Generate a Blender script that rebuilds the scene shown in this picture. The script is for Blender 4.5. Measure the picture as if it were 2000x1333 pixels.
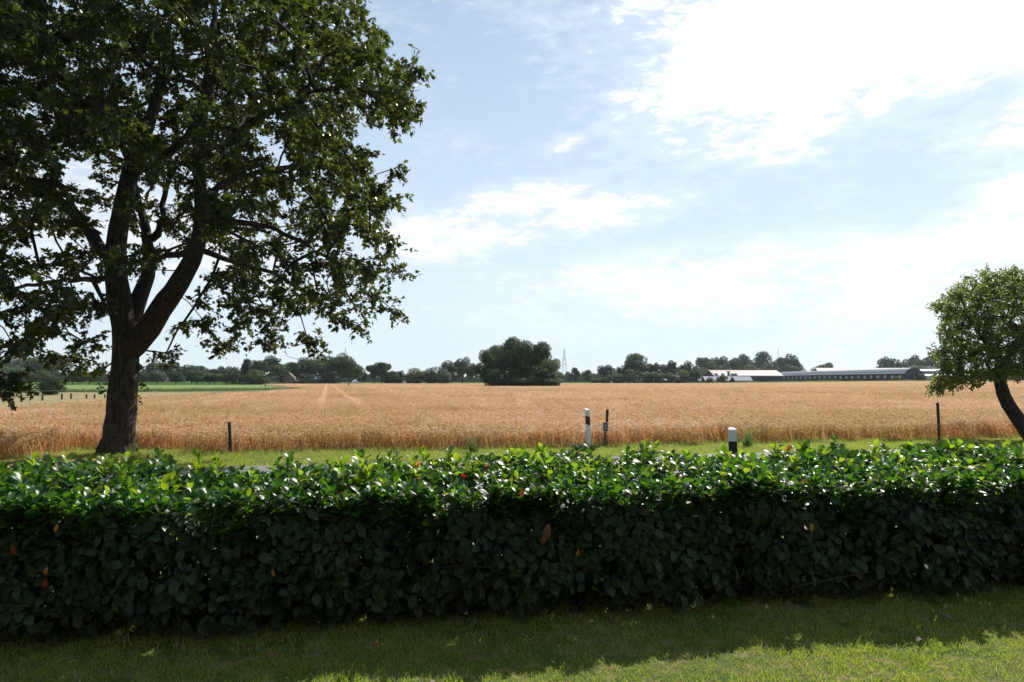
import bpy, math, random
import numpy as np
from mathutils import Vector

# ------------------------------------------------------------------ camera, sky, sun, exposure
S = bpy.context.scene
for o in list(bpy.data.objects): bpy.data.objects.remove(o)
EYE = 1.71; F = 1333.0; PITCH = math.atan((745 - 666.5) / F)
cam_d = bpy.data.cameras.new("camera"); cam = bpy.data.objects.new("camera", cam_d)
S.collection.objects.link(cam); S.camera = cam
cam_d.sensor_width = 36; cam_d.lens = 24; cam_d.clip_start = 0.05; cam_d.clip_end = 20000
cam.location = (0, 0, EYE); cam.rotation_euler = (math.radians(90) + PITCH, 0, 0)
SUN_EL = math.radians(41); SUN_AZ = math.radians(34)       # azimuth clockwise from +Y (view direction)
sd = bpy.data.lights.new("sun", 'SUN'); sun = bpy.data.objects.new("sun", sd); S.collection.objects.link(sun)
sd.energy = 5.0; sd.angle = math.radians(0.5); sd.color = (1.0, 0.95, 0.86)
sdir = Vector((math.sin(SUN_AZ) * math.cos(SUN_EL), math.cos(SUN_AZ) * math.cos(SUN_EL), math.sin(SUN_EL)))
sun.rotation_euler = sdir.to_track_quat('Z', 'Y').to_euler(); sun.location = (30, 20, 40)
S.view_settings.view_transform = 'Standard'; S.view_settings.look = 'None'
S.view_settings.gamma = 1; S.view_settings.exposure = 0.52
S.render.engine = 'CYCLES'
S.cycles.max_bounces = 6; S.cycles.diffuse_bounces = 2; S.cycles.glossy_bounces = 2
S.cycles.transmission_bounces = 4; S.cycles.transparent_max_bounces = 6; S.cycles.volume_bounces = 0
S.cycles.use_adaptive_sampling = True; S.cycles.sample_clamp_indirect = 3; S.cycles.sample_clamp_direct = 6

def ray(px, py):
    u = (px - 1000) / F; v = (666.5 - py) / F
    return u, math.cos(PITCH) - v * math.sin(PITCH), math.sin(PITCH) + v * math.cos(PITCH)
def at_z(px, py, z=0.0):
    x, y, w = ray(px, py); t = (z - EYE) / w
    return np.array([x * t, y * t, z])
def at_d(px, py, d):
    x, y, w = ray(px, py); t = d / y
    return np.array([x * t, d, EYE + w * t])
def proj(P):
    P = np.asarray(P); c, s = math.cos(PITCH), math.sin(PITCH)
    d = P[:, 1] * c + (P[:, 2] - EYE) * s; v = -P[:, 1] * s + (P[:, 2] - EYE) * c
    d = np.maximum(d, 0.1)
    return 1000 + F * P[:, 0] / d, 666.5 - F * v / d

# ------------------------------------------------------------------ node helper
class NT:
    def __init__(s, nt): s.nt = nt; nt.nodes.clear()
    def n(s, t, ins=None, **kw):
        nd = s.nt.nodes.new(t)
        for k, v in kw.items(): setattr(nd, k, v)
        for k, v in (ins or {}).items():
            sock = nd.inputs[k]
            if isinstance(v, bpy.types.NodeSocket): s.nt.links.new(v, sock)
            else: sock.default_value = v
        return nd
    def m(s, op, a, b=0.0, c=None, clamp=False):
        d = {0: a, 1: b}
        if c is not None: d[2] = c
        return s.n('ShaderNodeMath', d, operation=op, use_clamp=clamp).outputs[0]
    def mix(s, f, a, b, mode='MIX'):
        nd = s.n('ShaderNodeMix', {0: f, 6: a, 7: b}, data_type='RGBA', blend_type=mode)
        return nd.outputs[2]
    def ss(s, v, a, b, lo=0.0, hi=1.0):
        return s.n('ShaderNodeMapRange', {0: v, 1: a, 2: b, 3: lo, 4: hi}, interpolation_type='SMOOTHSTEP').outputs[0]
    def noise(s, vec, scale, detail=3, rough=.55, dist=0.0):
        return s.n('ShaderNodeTexNoise', {'Vector': vec, 'Scale': scale, 'Detail': detail, 'Roughness': rough, 'Distortion': dist}).outputs[0]

def C(r, g, b): return (r, g, b, 1.0)

# ------------------------------------------------------------------ world: Nishita sky with broken altocumulus
W = bpy.data.worlds.new("World"); S.world = W; W.use_nodes = True
w = NT(W.node_tree)
sky = w.n('ShaderNodeTexSky', sky_type='NISHITA', sun_disc=False, sun_elevation=SUN_EL, sun_rotation=SUN_AZ,
          altitude=50, air_density=1.0, dust_density=0.35, ozone_density=1.0)
gen = w.n('ShaderNodeTexCoord').outputs['Generated']
sep = w.n('ShaderNodeSeparateXYZ', {0: gen})
az = w.m('ARCTAN2', sep.outputs[0], sep.outputs[1]); el = w.m('ARCSINE', sep.outputs[2])
ae = w.n('ShaderNodeCombineXYZ', {0: az, 1: el, 2: 0.0}).outputs[0]
def azel(px, py):
    x, y, z = ray(px, py); return math.atan2(x, y), math.atan2(z, math.hypot(x, y))
def blob(px, py, rx, ry, rot, wt, soft=0.0):
    a, e = azel(px, py); k = 1 / F
    mp = w.n('ShaderNodeMapping', {'Vector': ae, 'Location': (a, e, 0), 'Rotation': (0, 0, math.radians(rot)), 'Scale': (rx * k, ry * k, 1)}, vector_type='TEXTURE')
    ln = w.n('ShaderNodeVectorMath', {0: mp.outputs[0]}, operation='LENGTH').outputs['Value']
    return w.ss(ln, soft, 1.25, wt, 0.0)
BL = [(1580, 40, 420, 170, 20, 1.35, .25), (1950, -40, 330, 170, 20, 1.3, .3), (1500, 195, 220, 60, -14, .85, .3), (1600, 225, 200, 62, 14, .85, .3), (1800, 110, 230, 85, 22, .9, .4), (1290, 170, 150, 70, 25, .62, .1), (1310, 40, 130, 60, 20, .62, .1),
      (2010, 420, 320, 88, 24, 1.0, .35), (1820, 490, 330, 75, 18, .92, .3), (1600, 560, 330, 50, 14, .68, .2), (1300, 620, 420, 45, 6, .5, .1),
      (880, 460, 240, 72, 6, .95, .35), (1010, 400, 200, 62, 12, .85, .25), (1200, 410, 240, 50, 3, .88, .3),
      (1120, 545, 420, 50, 3, .66, .2), (900, 610, 330, 40, 3, .42, .2), (1965, 245, 65, 20, 22, .68, .1), (1700, 670, 300, 30, 8, .45, .2),
      (1100, 285, 70, 28, 25, .58, .1), (1400, 300, 60, 18, 5, .62, .1), (1540, 305, 130, 22, 5, .55, .1), (1210, 230, 110, 20, 20, .5, .1), (1200, 45, 60, 16, 5, .5, .1),
      (120, 440, 420, 170, 5, .85, .2), (420, 520, 300, 110, 5, .75, .2), (2330, 60, 350, 150, 15, .9, .3), (2450, 430, 400, 110, 12, .9, .3), (-500, 420, 500, 150, 5, .7, .2), (1600, -350, 700, 260, 15, .85, .3), (600, -500, 500, 120, 15, .5, .3)]
acc = None
for b_ in BL:
    v = blob(*b_); acc = v if acc is None else w.m('MAXIMUM', acc, v)
st = w.n('ShaderNodeMapping', {'Vector': ae, 'Rotation': (0, 0, math.radians(14)), 'Scale': (1 / 2.4, 1 / 1.0, 1)}, vector_type='TEXTURE').outputs[0]
st2 = w.n('ShaderNodeMapping', {'Vector': ae, 'Rotation': (0, 0, math.radians(-14)), 'Scale': (1.0, 2.8, 1)}, vector_type='POINT').outputs[0]
n1 = w.noise(st2, 6.0, 9, .60, .25); n2 = w.noise(st2, 30.0, 7, .62, .4)
nn = w.m('ADD', w.m('MULTIPLY', n1, .55), w.m('MULTIPLY', n2, .45))
dens = w.m('ADD', w.m('MULTIPLY', w.m('SUBTRACT', nn, .5), 3.5), w.m('SUBTRACT', acc, .43))
cov = w.ss(dens, -.08, .72)
thin = w.ss(dens, -.5, .2, 0, .22)
veil = w.m('MAXIMUM', blob(1350, 560, 620, 100, 4, 1.0, .1), blob(1900, 520, 420, 110, 14, 1.0, .1)); veil = w.m('MULTIPLY', veil, w.ss(nn, .36, .58, .15, .75))
cov = w.m('MAXIMUM', w.m('MAXIMUM', cov, thin), veil)
shade = w.ss(w.noise(st2, 9.0, 6, .6, .3), .40, .68, 1.0, .88)
glow = w.n('ShaderNodeVectorMath', {0: gen, 1: tuple(sdir)}, operation='DOT_PRODUCT').outputs['Value']
glow = w.ss(glow, .55, 1.0, .86, 1.15)
cs = w.m('MULTIPLY', shade, glow)
SKYK = 0.086
hz = w.ss(el, -.02, .75, .85, .30)
skyc = w.n('ShaderNodeVectorMath', {0: sky.outputs[0], 'Scale': SKYK}, operation='SCALE').outputs[0]
skyc = w.mix(1.0, skyc, C(.88, .97, 1.0), 'MULTIPLY')
hz = w.m('MULTIPLY', hz, w.ss(w.n('ShaderNodeVectorMath', {0: gen, 1: tuple(sdir)}, operation='DOT_PRODUCT').outputs['Value'], -.35, .65, .25, 1.0))
skyc = w.mix(hz, skyc, C(.54, .63, .725))
cloudc = w.n('ShaderNodeVectorMath', {0: (.84, .85, .865), 'Scale': cs}, operation='SCALE').outputs[0]
col = w.mix(cov, skyc, cloudc)
bg = w.n('ShaderNodeBackground', {'Color': col, 'Strength': 1.0})
w.n('ShaderNodeOutputWorld', {0: bg.outputs[0]})

# ------------------------------------------------------------------ materials
def mat(name):
    m = bpy.data.materials.new(name); m.use_nodes = True; return m, NT(m.node_tree)
def finish(t, sh): t.n('ShaderNodeOutputMaterial', {0: sh})
def wpos(t): return t.n('ShaderNodeNewGeometry').outputs['Position']
def opos(t): return t.n('ShaderNodeTexCoord').outputs['Object']
def attr(t): return t.n('ShaderNodeAttribute', attribute_name='v').outputs['Fac']
def bump(t, h, strength=.5, dist=.02): return t.n('ShaderNodeBump', {'Height': h, 'Strength': strength, 'Distance': dist}).outputs[0]

def plain(name, c, rough=.6, metal=0.0, var=.25, scale=3.0, bmp=0.0, spec=.5, c2=None):
    m, t = mat(name); p = opos(t); nz = t.noise(p, scale, 5, .6)
    dark = tuple(x * (1 - var) for x in c[:3]) + (1,) if c2 is None else c2
    col = t.mix(t.ss(nz, .3, .7), dark, c)
    ins = {'Base Color': col, 'Roughness': rough, 'Metallic': metal, 'Specular IOR Level': spec}
    if bmp: ins['Normal'] = bump(t, t.noise(p, scale * 8, 4, .6), bmp, .01)
    finish(t, t.n('ShaderNodeBsdfPrincipled', ins).outputs[0]); return m

def leafmat(name, ca, cb, ta, tb, tf=.35, rough=.45, spec=.5, nscale=.8, veins=False):
    """ca..cb reflectance, ta..tb transmitted colour, picked by a random value per leaf and a slow noise in space"""
    m, t = mat(name); v = attr(t); nz = t.noise(wpos(t), nscale, 3)
    f = t.m('ADD', t.m('MULTIPLY', v, .65), t.m('MULTIPLY', t.ss(nz, .3, .7), .35))
    rc = t.mix(f, ca, cb); tc = t.mix(f, ta, tb)
    ins = {'Base Color': rc, 'Roughness': rough, 'Specular IOR Level': spec}
    if veins:
        nb = t.noise(wpos(t), 60, 3); ins['Normal'] = bump(t, nb, .25, .004)
    d = t.n('ShaderNodeBsdfPrincipled', ins).outputs[0]
    tr = t.n('ShaderNodeBsdfTranslucent', {'Color': tc}).outputs[0]
    finish(t, t.n('ShaderNodeMixShader', {0: tf, 1: d, 2: tr}).outputs[0]); return m

M = {}
M['maple'] = leafmat('maple_leaf', C(.018, .034, .009), C(.055, .078, .018), C(.045, .080, .010), C(.19, .23, .020), .34, .38, .5)
M['apple'] = leafmat('small_tree_leaf', C(.040, .070, .018), C(.11, .145, .036), C(.14, .22, .03), C(.34, .42, .06), .42, .45, .5)
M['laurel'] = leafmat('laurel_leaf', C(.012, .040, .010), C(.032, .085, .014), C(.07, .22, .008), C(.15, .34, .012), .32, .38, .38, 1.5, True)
M['laurel_old_shaded'] = leafmat('laurel_old_shaded_leaf', C(.008, .026, .013), C(.045, .072, .026), C(.01, .04, .004), C(.03, .08, .006), .14, .48, .20, 2.5, True)  # older leaves, colour darkened to deepen the shade on the hedge front
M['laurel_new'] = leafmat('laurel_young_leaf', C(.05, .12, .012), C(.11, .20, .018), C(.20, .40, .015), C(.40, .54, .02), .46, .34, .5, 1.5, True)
M['orange_leaf'] = leafmat('orange_young_leaf', C(.42, .13, .02), C(.55, .26, .05), C(.6, .22, .02), C(.7, .35, .05), .4, .4)
M['red_leaf'] = leafmat('red_leaf', C(.18, .012, .010), C(.28, .02, .015), C(.5, .02, .01), C(.6, .04, .02), .4, .35)
M['dead_leaf'] = leafmat('withered_leaf', C(.12, .045, .02), C(.22, .09, .04), C(.25, .08, .02), C(.35, .14, .04), .25, .6)
def fartree(name, a, b): return leafmat(name, a, b, tuple(x * 1.4 for x in a[:3]) + (1,), tuple(x * 1.7 for x in b[:3]) + (1,), .3, .6, .3, .15)
M['far_dark'] = fartree('dark_tree_leaf', C(.022, .050, .016), C(.050, .088, .024))
M['far_mid'] = fartree('mid_green_tree_leaf', C(.040, .072, .024), C(.075, .115, .035))
M['far_olive'] = fartree('olive_tree_leaf', C(.052, .075, .018), C(.105, .125, .030))
M['far_grey'] = fartree('grey_green_tree_leaf', C(.055, .085, .050), C(.095, .130, .070))
M['far_con'] = fartree('conifer_needle', C(.018, .036, .018), C(.035, .060, .026))

def barkmat(name, a, b):
    m, t = mat(name); p = opos(t)
    mp = t.n('ShaderNodeMapping', {'Vector': p, 'Scale': (1, 1, .16)}).outputs[0]
    nz = t.noise(mp, 22, 6, .7, .6); big = t.noise(p, 1.6, 4, .6)
    col = t.mix(t.ss(nz, .32, .66), a, b); col = t.mix(t.ss(big, .55, .75, 0, .55), col, C(.10, .105, .06))
    finish(t, t.n('ShaderNodeBsdfPrincipled', {'Base Color': col, 'Roughness': .9, 'Specular IOR Level': .15, 'Normal': bump(t, nz, 1.0, .04)}).outputs[0]); return m
M['bark'] = barkmat('bark', C(.022, .018, .014), C(.085, .072, .060))
M['twig'] = plain('twig_bark', C(.07, .055, .04), .85, spec=.2)

# ground-like sheets, colours from world-space noise
def groundmat(name, cols, scales=(.35, 4.0, 30.0), rough=.95, bmp=.6, bd=.03):
    m, t = mat(name); p = wpos(t)
    a = t.noise(p, scales[0], 4); b = t.noise(p, scales[1], 5, .65); c = t.noise(p, scales[2], 3, .7)
    col = t.mix(t.ss(a, .35, .65), cols[0], cols[1]); col = t.mix(t.ss(b, .45, .72), col, cols[2]); col = t.mix(t.ss(c, .4, .75, 0, .6), col, cols[3])
    finish(t, t.n('ShaderNodeBsdfPrincipled', {'Base Color': col, 'Roughness': rough, 'Specular IOR Level': .15, 'Normal': bump(t, t.m('ADD', b, c), bmp, bd)}).outputs[0]); return m
M['ground'] = groundmat('ground_soil', [C(.075, .105, .03), C(.11, .125, .045), C(.17, .14, .08), C(.07, .095, .025)])
M['lawn_soil'] = groundmat('lawn_soil', [C(.06, .10, .018), C(.10, .13, .028), C(.28, .19, .11), C(.06, .09, .018)], (1.2, 6, 60))
M['pasture'] = groundmat('pasture_turf', [C(.12, .19, .045), C(.145, .215, .055), C(.18, .21, .07), C(.11, .17, .045)], (.03, .25, 1.5))
M['drygrass'] = groundmat('dry_meadow', [C(.26, .20, .10), C(.20, .20, .08), C(.32, .24, .13), C(.22, .18, .09)], (.08, .6, 5))
M['stubble'] = groundmat('field_soil', [C(.33, .19, .09), C(.38, .23, .11), C(.28, .19, .08), C(.42, .28, .16)], (.05, .5, 5))
m, t = mat('asphalt'); p = wpos(t)
a = t.noise(p, .5, 4); b = t.noise(p, 90, 2, .7); cpt = t.n('ShaderNodeTexVoronoi', {'Vector': p, 'Scale': .35, 'Randomness': 1.0}, feature='DISTANCE_TO_EDGE').outputs[0]
col = t.mix(t.ss(a, .35, .65), C(.125, .125, .13), C(.165, .163, .165)); col = t.mix(t.ss(b, .45, .7, 0, .6), col, C(.25, .245, .24))
col = t.mix(t.ss(cpt, .0, .02, .6, 0), col, C(.04, .04, .04))
finish(t, t.n('ShaderNodeBsdfPrincipled', {'Base Color': col, 'Roughness': .75, 'Specular IOR Level': .3, 'Normal': bump(t, b, .4, .01)}).outputs[0]); M['asphalt'] = m

RA = math.atan2(.27, 1.0); TL0 = float(at_z(606, 800, .6)[0] * math.cos(RA) + at_z(606, 800, .6)[1] * math.sin(RA))
def cropmat(name, ca, cb, tr, tf, green, big=.05, rough=.6):
    """stalk colour by per-stalk value + patches in the field"""
    m, t = mat(name); p = wpos(t); v = attr(t)
    mp = t.n('ShaderNodeMapping', {'Vector': p, 'Rotation': (0, 0, math.radians(-12)), 'Scale': (.35, 1, 1)}).outputs[0]
    nA = t.noise(mp, big, 5, .6); nB = t.noise(mp, big * 6, 4, .65)
    col = t.mix(t.m('ADD', t.m('MULTIPLY', v, .45), t.m('MULTIPLY', t.ss(t.noise(p, 2.6, 5, .85), .40, .60), .55)), ca, cb); pt = t.m('ADD', t.m('MULTIPLY', nA, .5), t.m('MULTIPLY', nB, .5))
    col = t.mix(t.ss(pt, .46, .57, 0, .75), col, green)
    # drilled rows and tractor lines
    rn = t.n('ShaderNodeVectorMath', {0: p, 1: (math.cos(RA), math.sin(RA), 0)}, operation='DOT_PRODUCT').outputs['Value']
    md = t.m('MODULO', t.m('ADD', rn, 1504.0 - TL0), 8.0); ln = t.m('MAXIMUM', t.m('LESS_THAN', t.m('ABSOLUTE', t.m('SUBTRACT', md, .35)), .22), t.m('LESS_THAN', t.m('ABSOLUTE', t.m('SUBTRACT', md, 2.25)), .22))
    ln = t.m('MULTIPLY', t.m('MULTIPLY', ln, t.ss(nB, .3, .6, 1.0, .6)), t.ss(t.n('ShaderNodeSeparateXYZ', {0: p}).outputs[1], 22, 50)); col = t.mix(ln, col, C(.98, .82, .56))
    st3 = t.noise(t.n('ShaderNodeMapping', {'Vector': p, 'Rotation': (0, 0, -RA), 'Scale': (1.2, .02, 1)}, vector_type='POINT').outputs[0], 1.0, 3, .6); col = t.mix(t.ss(st3, .5, .7, 0, .35), col, C(.42, .25, .12))
    nC = t.noise(t.n('ShaderNodeMapping', {'Vector': p, 'Rotation': (0, 0, math.radians(-12)), 'Scale': (.18, 1, 1)}).outputs[0], .45, 5, .7); col = t.mix(t.ss(nC, .50, .66, 0, .35), col, C(.40, .24, .115))
    col = t.mix(t.ss(nB, .30, .45, .45, 0), col, C(.70, .56, .42))
    d = t.n('ShaderNodeBsdfPrincipled', {'Base Color': col, 'Roughness': rough, 'Specular IOR Level': .3}).outputs[0]
    q = t.n('ShaderNodeBsdfTranslucent', {'Color': t.mix(.5, col, tr)}).outputs[0]
    finish(t, t.n('ShaderNodeMixShader', {0: tf, 1: d, 2: q}).outputs[0]); return m
M['ear'] = cropmat('barley_ear', C(.48, .30, .17), C(.98, .82, .64), C(.92, .64, .38), .38, C(.50, .36, .14), .05)
M['straw'] = cropmat('barley_straw', C(.50, .255, .11), C(.76, .48, .26), C(.82, .42, .16), .38, C(.34, .26, .08), .05)
M['grass'] = leafmat('grass_blade', C(.10, .18, .018), C(.40, .42, .085), C(.24, .44, .02), C(.62, .66, .07), .42, .5, .35, .6)
M['grass_dry'] = leafmat('dry_grass_blade', C(.36, .28, .16), C(.55, .46, .30), C(.5, .4, .2), C(.6, .5, .28), .35, .6, .3, .6)
M['maize'] = leafmat('maize_leaf', C(.07, .15, .03), C(.11, .21, .045), C(.11, .29, .02), C(.16, .36, .04), .4, .5, .3, .05)
M['weed'] = leafmat('weed_leaf', C(.06, .10, .03), C(.12, .15, .06), C(.12, .22, .03), C(.22, .3, .08), .35, .6, .3, .3)

M['white'] = plain('white_plastic', C(.74, .75, .76), .45, var=.10, scale=9)
M['black'] = plain('black_plastic', C(.016, .016, .018), .5, var=.3)
M['reflector'] = plain('reflector', C(.30, .31, .33), .2, var=.05)
M['postwood'] = plain('dark_wood_post', C(.030, .024, .019), .9, var=.6, scale=14, bmp=.5, c2=C(.085, .07, .055))
M['stake'] = plain('weathered_stake', C(.20, .165, .125), .9, var=.5, scale=16, bmp=.5)
M['wire'] = plain('fence_wire', C(.22, .20, .18), .7, .2)
M['plate'] = plain('marker_plate', C(.30, .31, .32), .4, .3, var=.2)
M['frame'] = plain('marker_frame', C(.62, .62, .60), .4)
M['roofmetal'] = plain('dark_sheet_roof', C(.16, .175, .19), .36, .55, var=.18, scale=.5)
M['gable'] = plain('slate_blue_gable_sheet', C(.032, .042, .058), .6, var=.15, scale=.6)
M['whiteroof'] = plain('white_sheet_roof', C(.40, .40, .41), .7, var=.06, scale=.3)
M['tile'] = plain('red_roof_tile', C(.36, .20, .17), .7, var=.2, scale=.5)
M['darktile'] = plain('dark_roof_tile', C(.07, .045, .038), .8, var=.2, scale=.5)
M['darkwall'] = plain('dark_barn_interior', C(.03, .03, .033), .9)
M['steel'] = plain('galvanised_steel', C(.33, .34, .36), .45, .5)
M['farsteel'] = plain('pylon_steel', C(.40, .42, .44), .6, .2)
M['tank'] = plain('grey_tank', C(.32, .34, .34), .5, .1, var=.15, scale=.5)
M['canvas'] = plain('white_tarpaulin', C(.75, .75, .74), .6, var=.08)
M['carpaint'] = plain('white_car_paint', C(.78, .78, .80), .25, var=.03)
M['glass'] = plain('dark_window_glass', C(.02, .025, .03), .08, var=.05)
M['rubber'] = plain('tyre_rubber', C(.02, .02, .02), .8)
M['pinkwall'] = plain('pale_red_brick', C(.42, .24, .19), .85, var=.2, scale=.8)
m, t = mat('red_brick'); p = opos(t)
bk = t.n('ShaderNodeTexBrick', {'Vector': t.n('ShaderNodeMapping', {'Vector': p, 'Rotation': (math.radians(90), 0, 0)}).outputs[0], 'Color1': C(.19, .075, .055), 'Color2': C(.13, .05, .04), 'Mortar': C(.22, .18, .16), 'Scale': 3.2})
finish(t, t.n('ShaderNodeBsdfPrincipled', {'Base Color': bk.outputs[0], 'Roughness': .9}).outputs[0]); M['brick'] = m

# ------------------------------------------------------------------ mesh accumulator
class Acc:
    def __init__(s): s.V = []; s.L = []; s.T = []; s.MI = []; s.A = []; s.SM = []; s.ID = []; s.nv = 0
    def add(s, V, Fc, mi=0, a=None, smooth=False, vid=0):
        V = np.asarray(V, float).reshape(-1, 3); Fc = np.asarray(Fc, int)
        s.V.append(V); s.L.append((Fc + s.nv).ravel()); s.T.append(np.full(len(Fc), Fc.shape[1])); s.MI.append(np.full(len(Fc), mi))
        s.A.append(np.full(len(V), .5) if a is None else np.broadcast_to(np.asarray(a, float), (len(V),)).copy()); s.SM.append(np.full(len(Fc), smooth)); s.ID.append(np.full(len(V), vid)); s.nv += len(V)
    def polys(s, V, faces, mi=0, smooth=False):
        V = np.asarray(V, float); base = s.nv; s.V.append(V); s.A.append(np.full(len(V), .5)); s.ID.append(np.zeros(len(V), int)); s.nv += len(V)
        for f in faces:
            s.L.append(np.array(f) + base); s.T.append(np.array([len(f)])); s.MI.append(np.array([mi])); s.SM.append(np.array([smooth]))
    def box(s, c, d, mi=0, rz=0.0, taper=1.0):
        x, y, z = [q / 2 for q in d]; P = []
        for k, tz in ((-z, 1.0), (z, taper)):
            P += [(-x * tz, -y * tz, k), (x * tz, -y * tz, k), (x * tz, y * tz, k), (-x * tz, y * tz, k)]
        P = np.array(P); ca, sa = math.cos(rz), math.sin(rz)
        P = np.stack([P[:, 0] * ca - P[:, 1] * sa, P[:, 0] * sa + P[:, 1] * ca, P[:, 2]], 1) + np.asarray(c)
        s.polys(P, [(3, 2, 1, 0), (4, 5, 6, 7), (0, 1, 5, 4), (1, 2, 6, 5), (2, 3, 7, 6), (3, 0, 4, 7)], mi)
    def tube(s, P, R, n=6, mi=0, rough=0.0, rng=None, a=None, cap=True):
        P = np.asarray(P, float); R = np.broadcast_to(np.asarray(R, float), (len(P),))
        T = np.gradient(P, axis=0); T /= np.linalg.norm(T, axis=1)[:, None] + 1e-9
        up = np.array([0, 0, 1.]) if abs(T[0, 2]) < .9 else np.array([1., 0, 0])
        ang = np.linspace(0, 2 * math.pi, n, endpoint=False); V = []
        X = np.cross(T[0], up); X /= np.linalg.norm(X)
        for i in range(len(P)):
            X = X - T[i] * np.dot(X, T[i]); X /= np.linalg.norm(X) + 1e-9; Y = np.cross(T[i], X)
            r = np.full(n, R[i])
            if rough and rng is not None: r = r * (1 + rough * rng.normal(size=n))
            V.append(P[i] + r[:, None] * (np.cos(ang)[:, None] * X + np.sin(ang)[:, None] * Y))
        V = np.concatenate(V); m_ = len(P); i = np.arange(m_ - 1)[:, None] * n; j = np.arange(n)[None]; j2 = (j + 1) % n
        Fc = np.stack([i + j, i + j2, i + n + j2, i + n + j], -1).reshape(-1, 4)
        s.add(V, Fc, mi, a, True)
        if cap: s.add(V[-n:], [list(range(n))], mi, a, False)
    def build(s, name, mats, parent=None, loc=None):
        me = bpy.data.meshes.new(name); V = np.concatenate(s.V)
        if loc is not None: V = V - np.asarray(loc)
        L = np.concatenate(s.L); T = np.concatenate(s.T)
        me.vertices.add(len(V)); me.vertices.foreach_set('co', V.astype(np.float32).ravel())
        me.loops.add(len(L)); me.loops.foreach_set('vertex_index', L.astype(np.int32))
        me.polygons.add(len(T)); st_ = np.concatenate([[0], np.cumsum(T)[:-1]])
        me.polygons.foreach_set('loop_start', st_.astype(np.int32)); me.polygons.foreach_set('loop_total', T.astype(np.int32))
        for m_ in (mats if isinstance(mats, (list, tuple)) else [mats]): me.materials.append(M[m_])
        me.polygons.foreach_set('material_index', np.concatenate(s.MI).astype(np.int32)); me.polygons.foreach_set('use_smooth', np.concatenate(s.SM).astype(bool))
        at = me.attributes.new('v', 'FLOAT', 'POINT'); at.data.foreach_set('value', np.concatenate(s.A).astype(np.float32))
        me.update(calc_edges=True)
        o = bpy.data.objects.new(name, me); S.collection.objects.link(o)
        if parent is not None: o.parent = parent
        if loc is not None and parent is None: o.location = loc
        return o

def tag(o, label=None, cat=None, group=None, kind=None):
    if label: o['label'] = label
    if cat: o['category'] = cat
    if group: o['group'] = group
    if kind: o['kind'] = kind
    return o
def empty(name, loc, label, cat, group=None, rz=0.0):
    o = bpy.data.objects.new(name, None); S.collection.objects.link(o); o.location = tuple(float(q) for q in loc); o.rotation_euler = (0, 0, rz)
    o.empty_display_size = .2
    return tag(o, label, cat, group)

def frames(D, N):
    D = D / (np.linalg.norm(D, axis=1)[:, None] + 1e-9); X = np.cross(D, N); X /= np.linalg.norm(X, axis=1)[:, None] + 1e-9
    Z = np.cross(X, D); return np.stack([X, D, Z], 2)       # columns
def stamp(acc_, V0, F0, pos, Rm, sc, mi=0, a=None, smooth=False):
    V0 = np.asarray(V0, float); n = len(pos); k = len(V0)
    V = np.einsum('nij,kj->nki', Rm, V0) * np.asarray(sc).reshape(-1, 1, 1) + pos[:, None, :]
    Fc = (np.asarray(F0)[None] + (np.arange(n) * k)[:, None, None]).reshape(-1, np.asarray(F0).shape[1])
    acc_.add(V.reshape(-1, 3), Fc, mi, None if a is None else np.repeat(a, k), smooth)
def unit(v): v = np.asarray(v, float); return v / (np.linalg.norm(v, axis=-1, keepdims=True) + 1e-9)
def rdir(rng, n): return unit(rng.normal(size=(n, 3)))
def sst(x, a, b): q = np.clip((x - a) / (b - a), 0, 1); return q * q * (3 - 2 * q)

def terr(x, y):
    """the land rises gently far away on the right"""
    x = np.asarray(x, float); y = np.asarray(y, float); r = x / np.maximum(y, 1)
    return 1.45 * sst(r, .2, .66) * sst(y, 70, 400) * (y > 0)

# leaf shapes (y = along the leaf, z = upper side)
MAPLE_V = [(0, 0, 0), (.34, -.02, -.06), (.27, .24, -.02), (.52, .46, -.10), (.20, .50, 0), (0, 1, -.06), (-.20, .50, 0), (-.52, .46, -.10), (-.27, .24, -.02), (-.34, -.02, -.06)]
MAPLE_F = [(0, 1, 2, 3, 4, 5), (0, 5, 6, 7, 8, 9)]
OVAL_V = [(0, 0, 0), (.25, .30, -.05), (.22, .70, -.07), (0, 1, -.12), (-.22, .70, -.07), (-.25, .30, -.05), (0, .5, .03)]
OVAL_F = [(0, 1, 6, 5), (1, 2, 3, 6), (6, 3, 4, 5)]
LAU_V = []; LAU_F = []
for i_, (yy, ww, zz) in enumerate([(0, .015, 0), (.15, .14, .02), (.4, .23, .035), (.65, .245, .02), (.85, .16, -.03), (1.0, .015, -.09)]):
    LAU_V += [(-ww, yy, zz + ww * .32), (0, yy, zz), (ww, yy, zz + ww * .32)]
LAO_V = [(x_ * 1.28, y_, z_ + .10 * abs(x_)) for x_, y_, z_ in LAU_V]
for i_ in range(5):
    b_ = i_ * 3; LAU_F += [(b_, b_ + 1, b_ + 4, b_ + 3), (b_ + 1, b_ + 2, b_ + 5, b_ + 4)]

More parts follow.
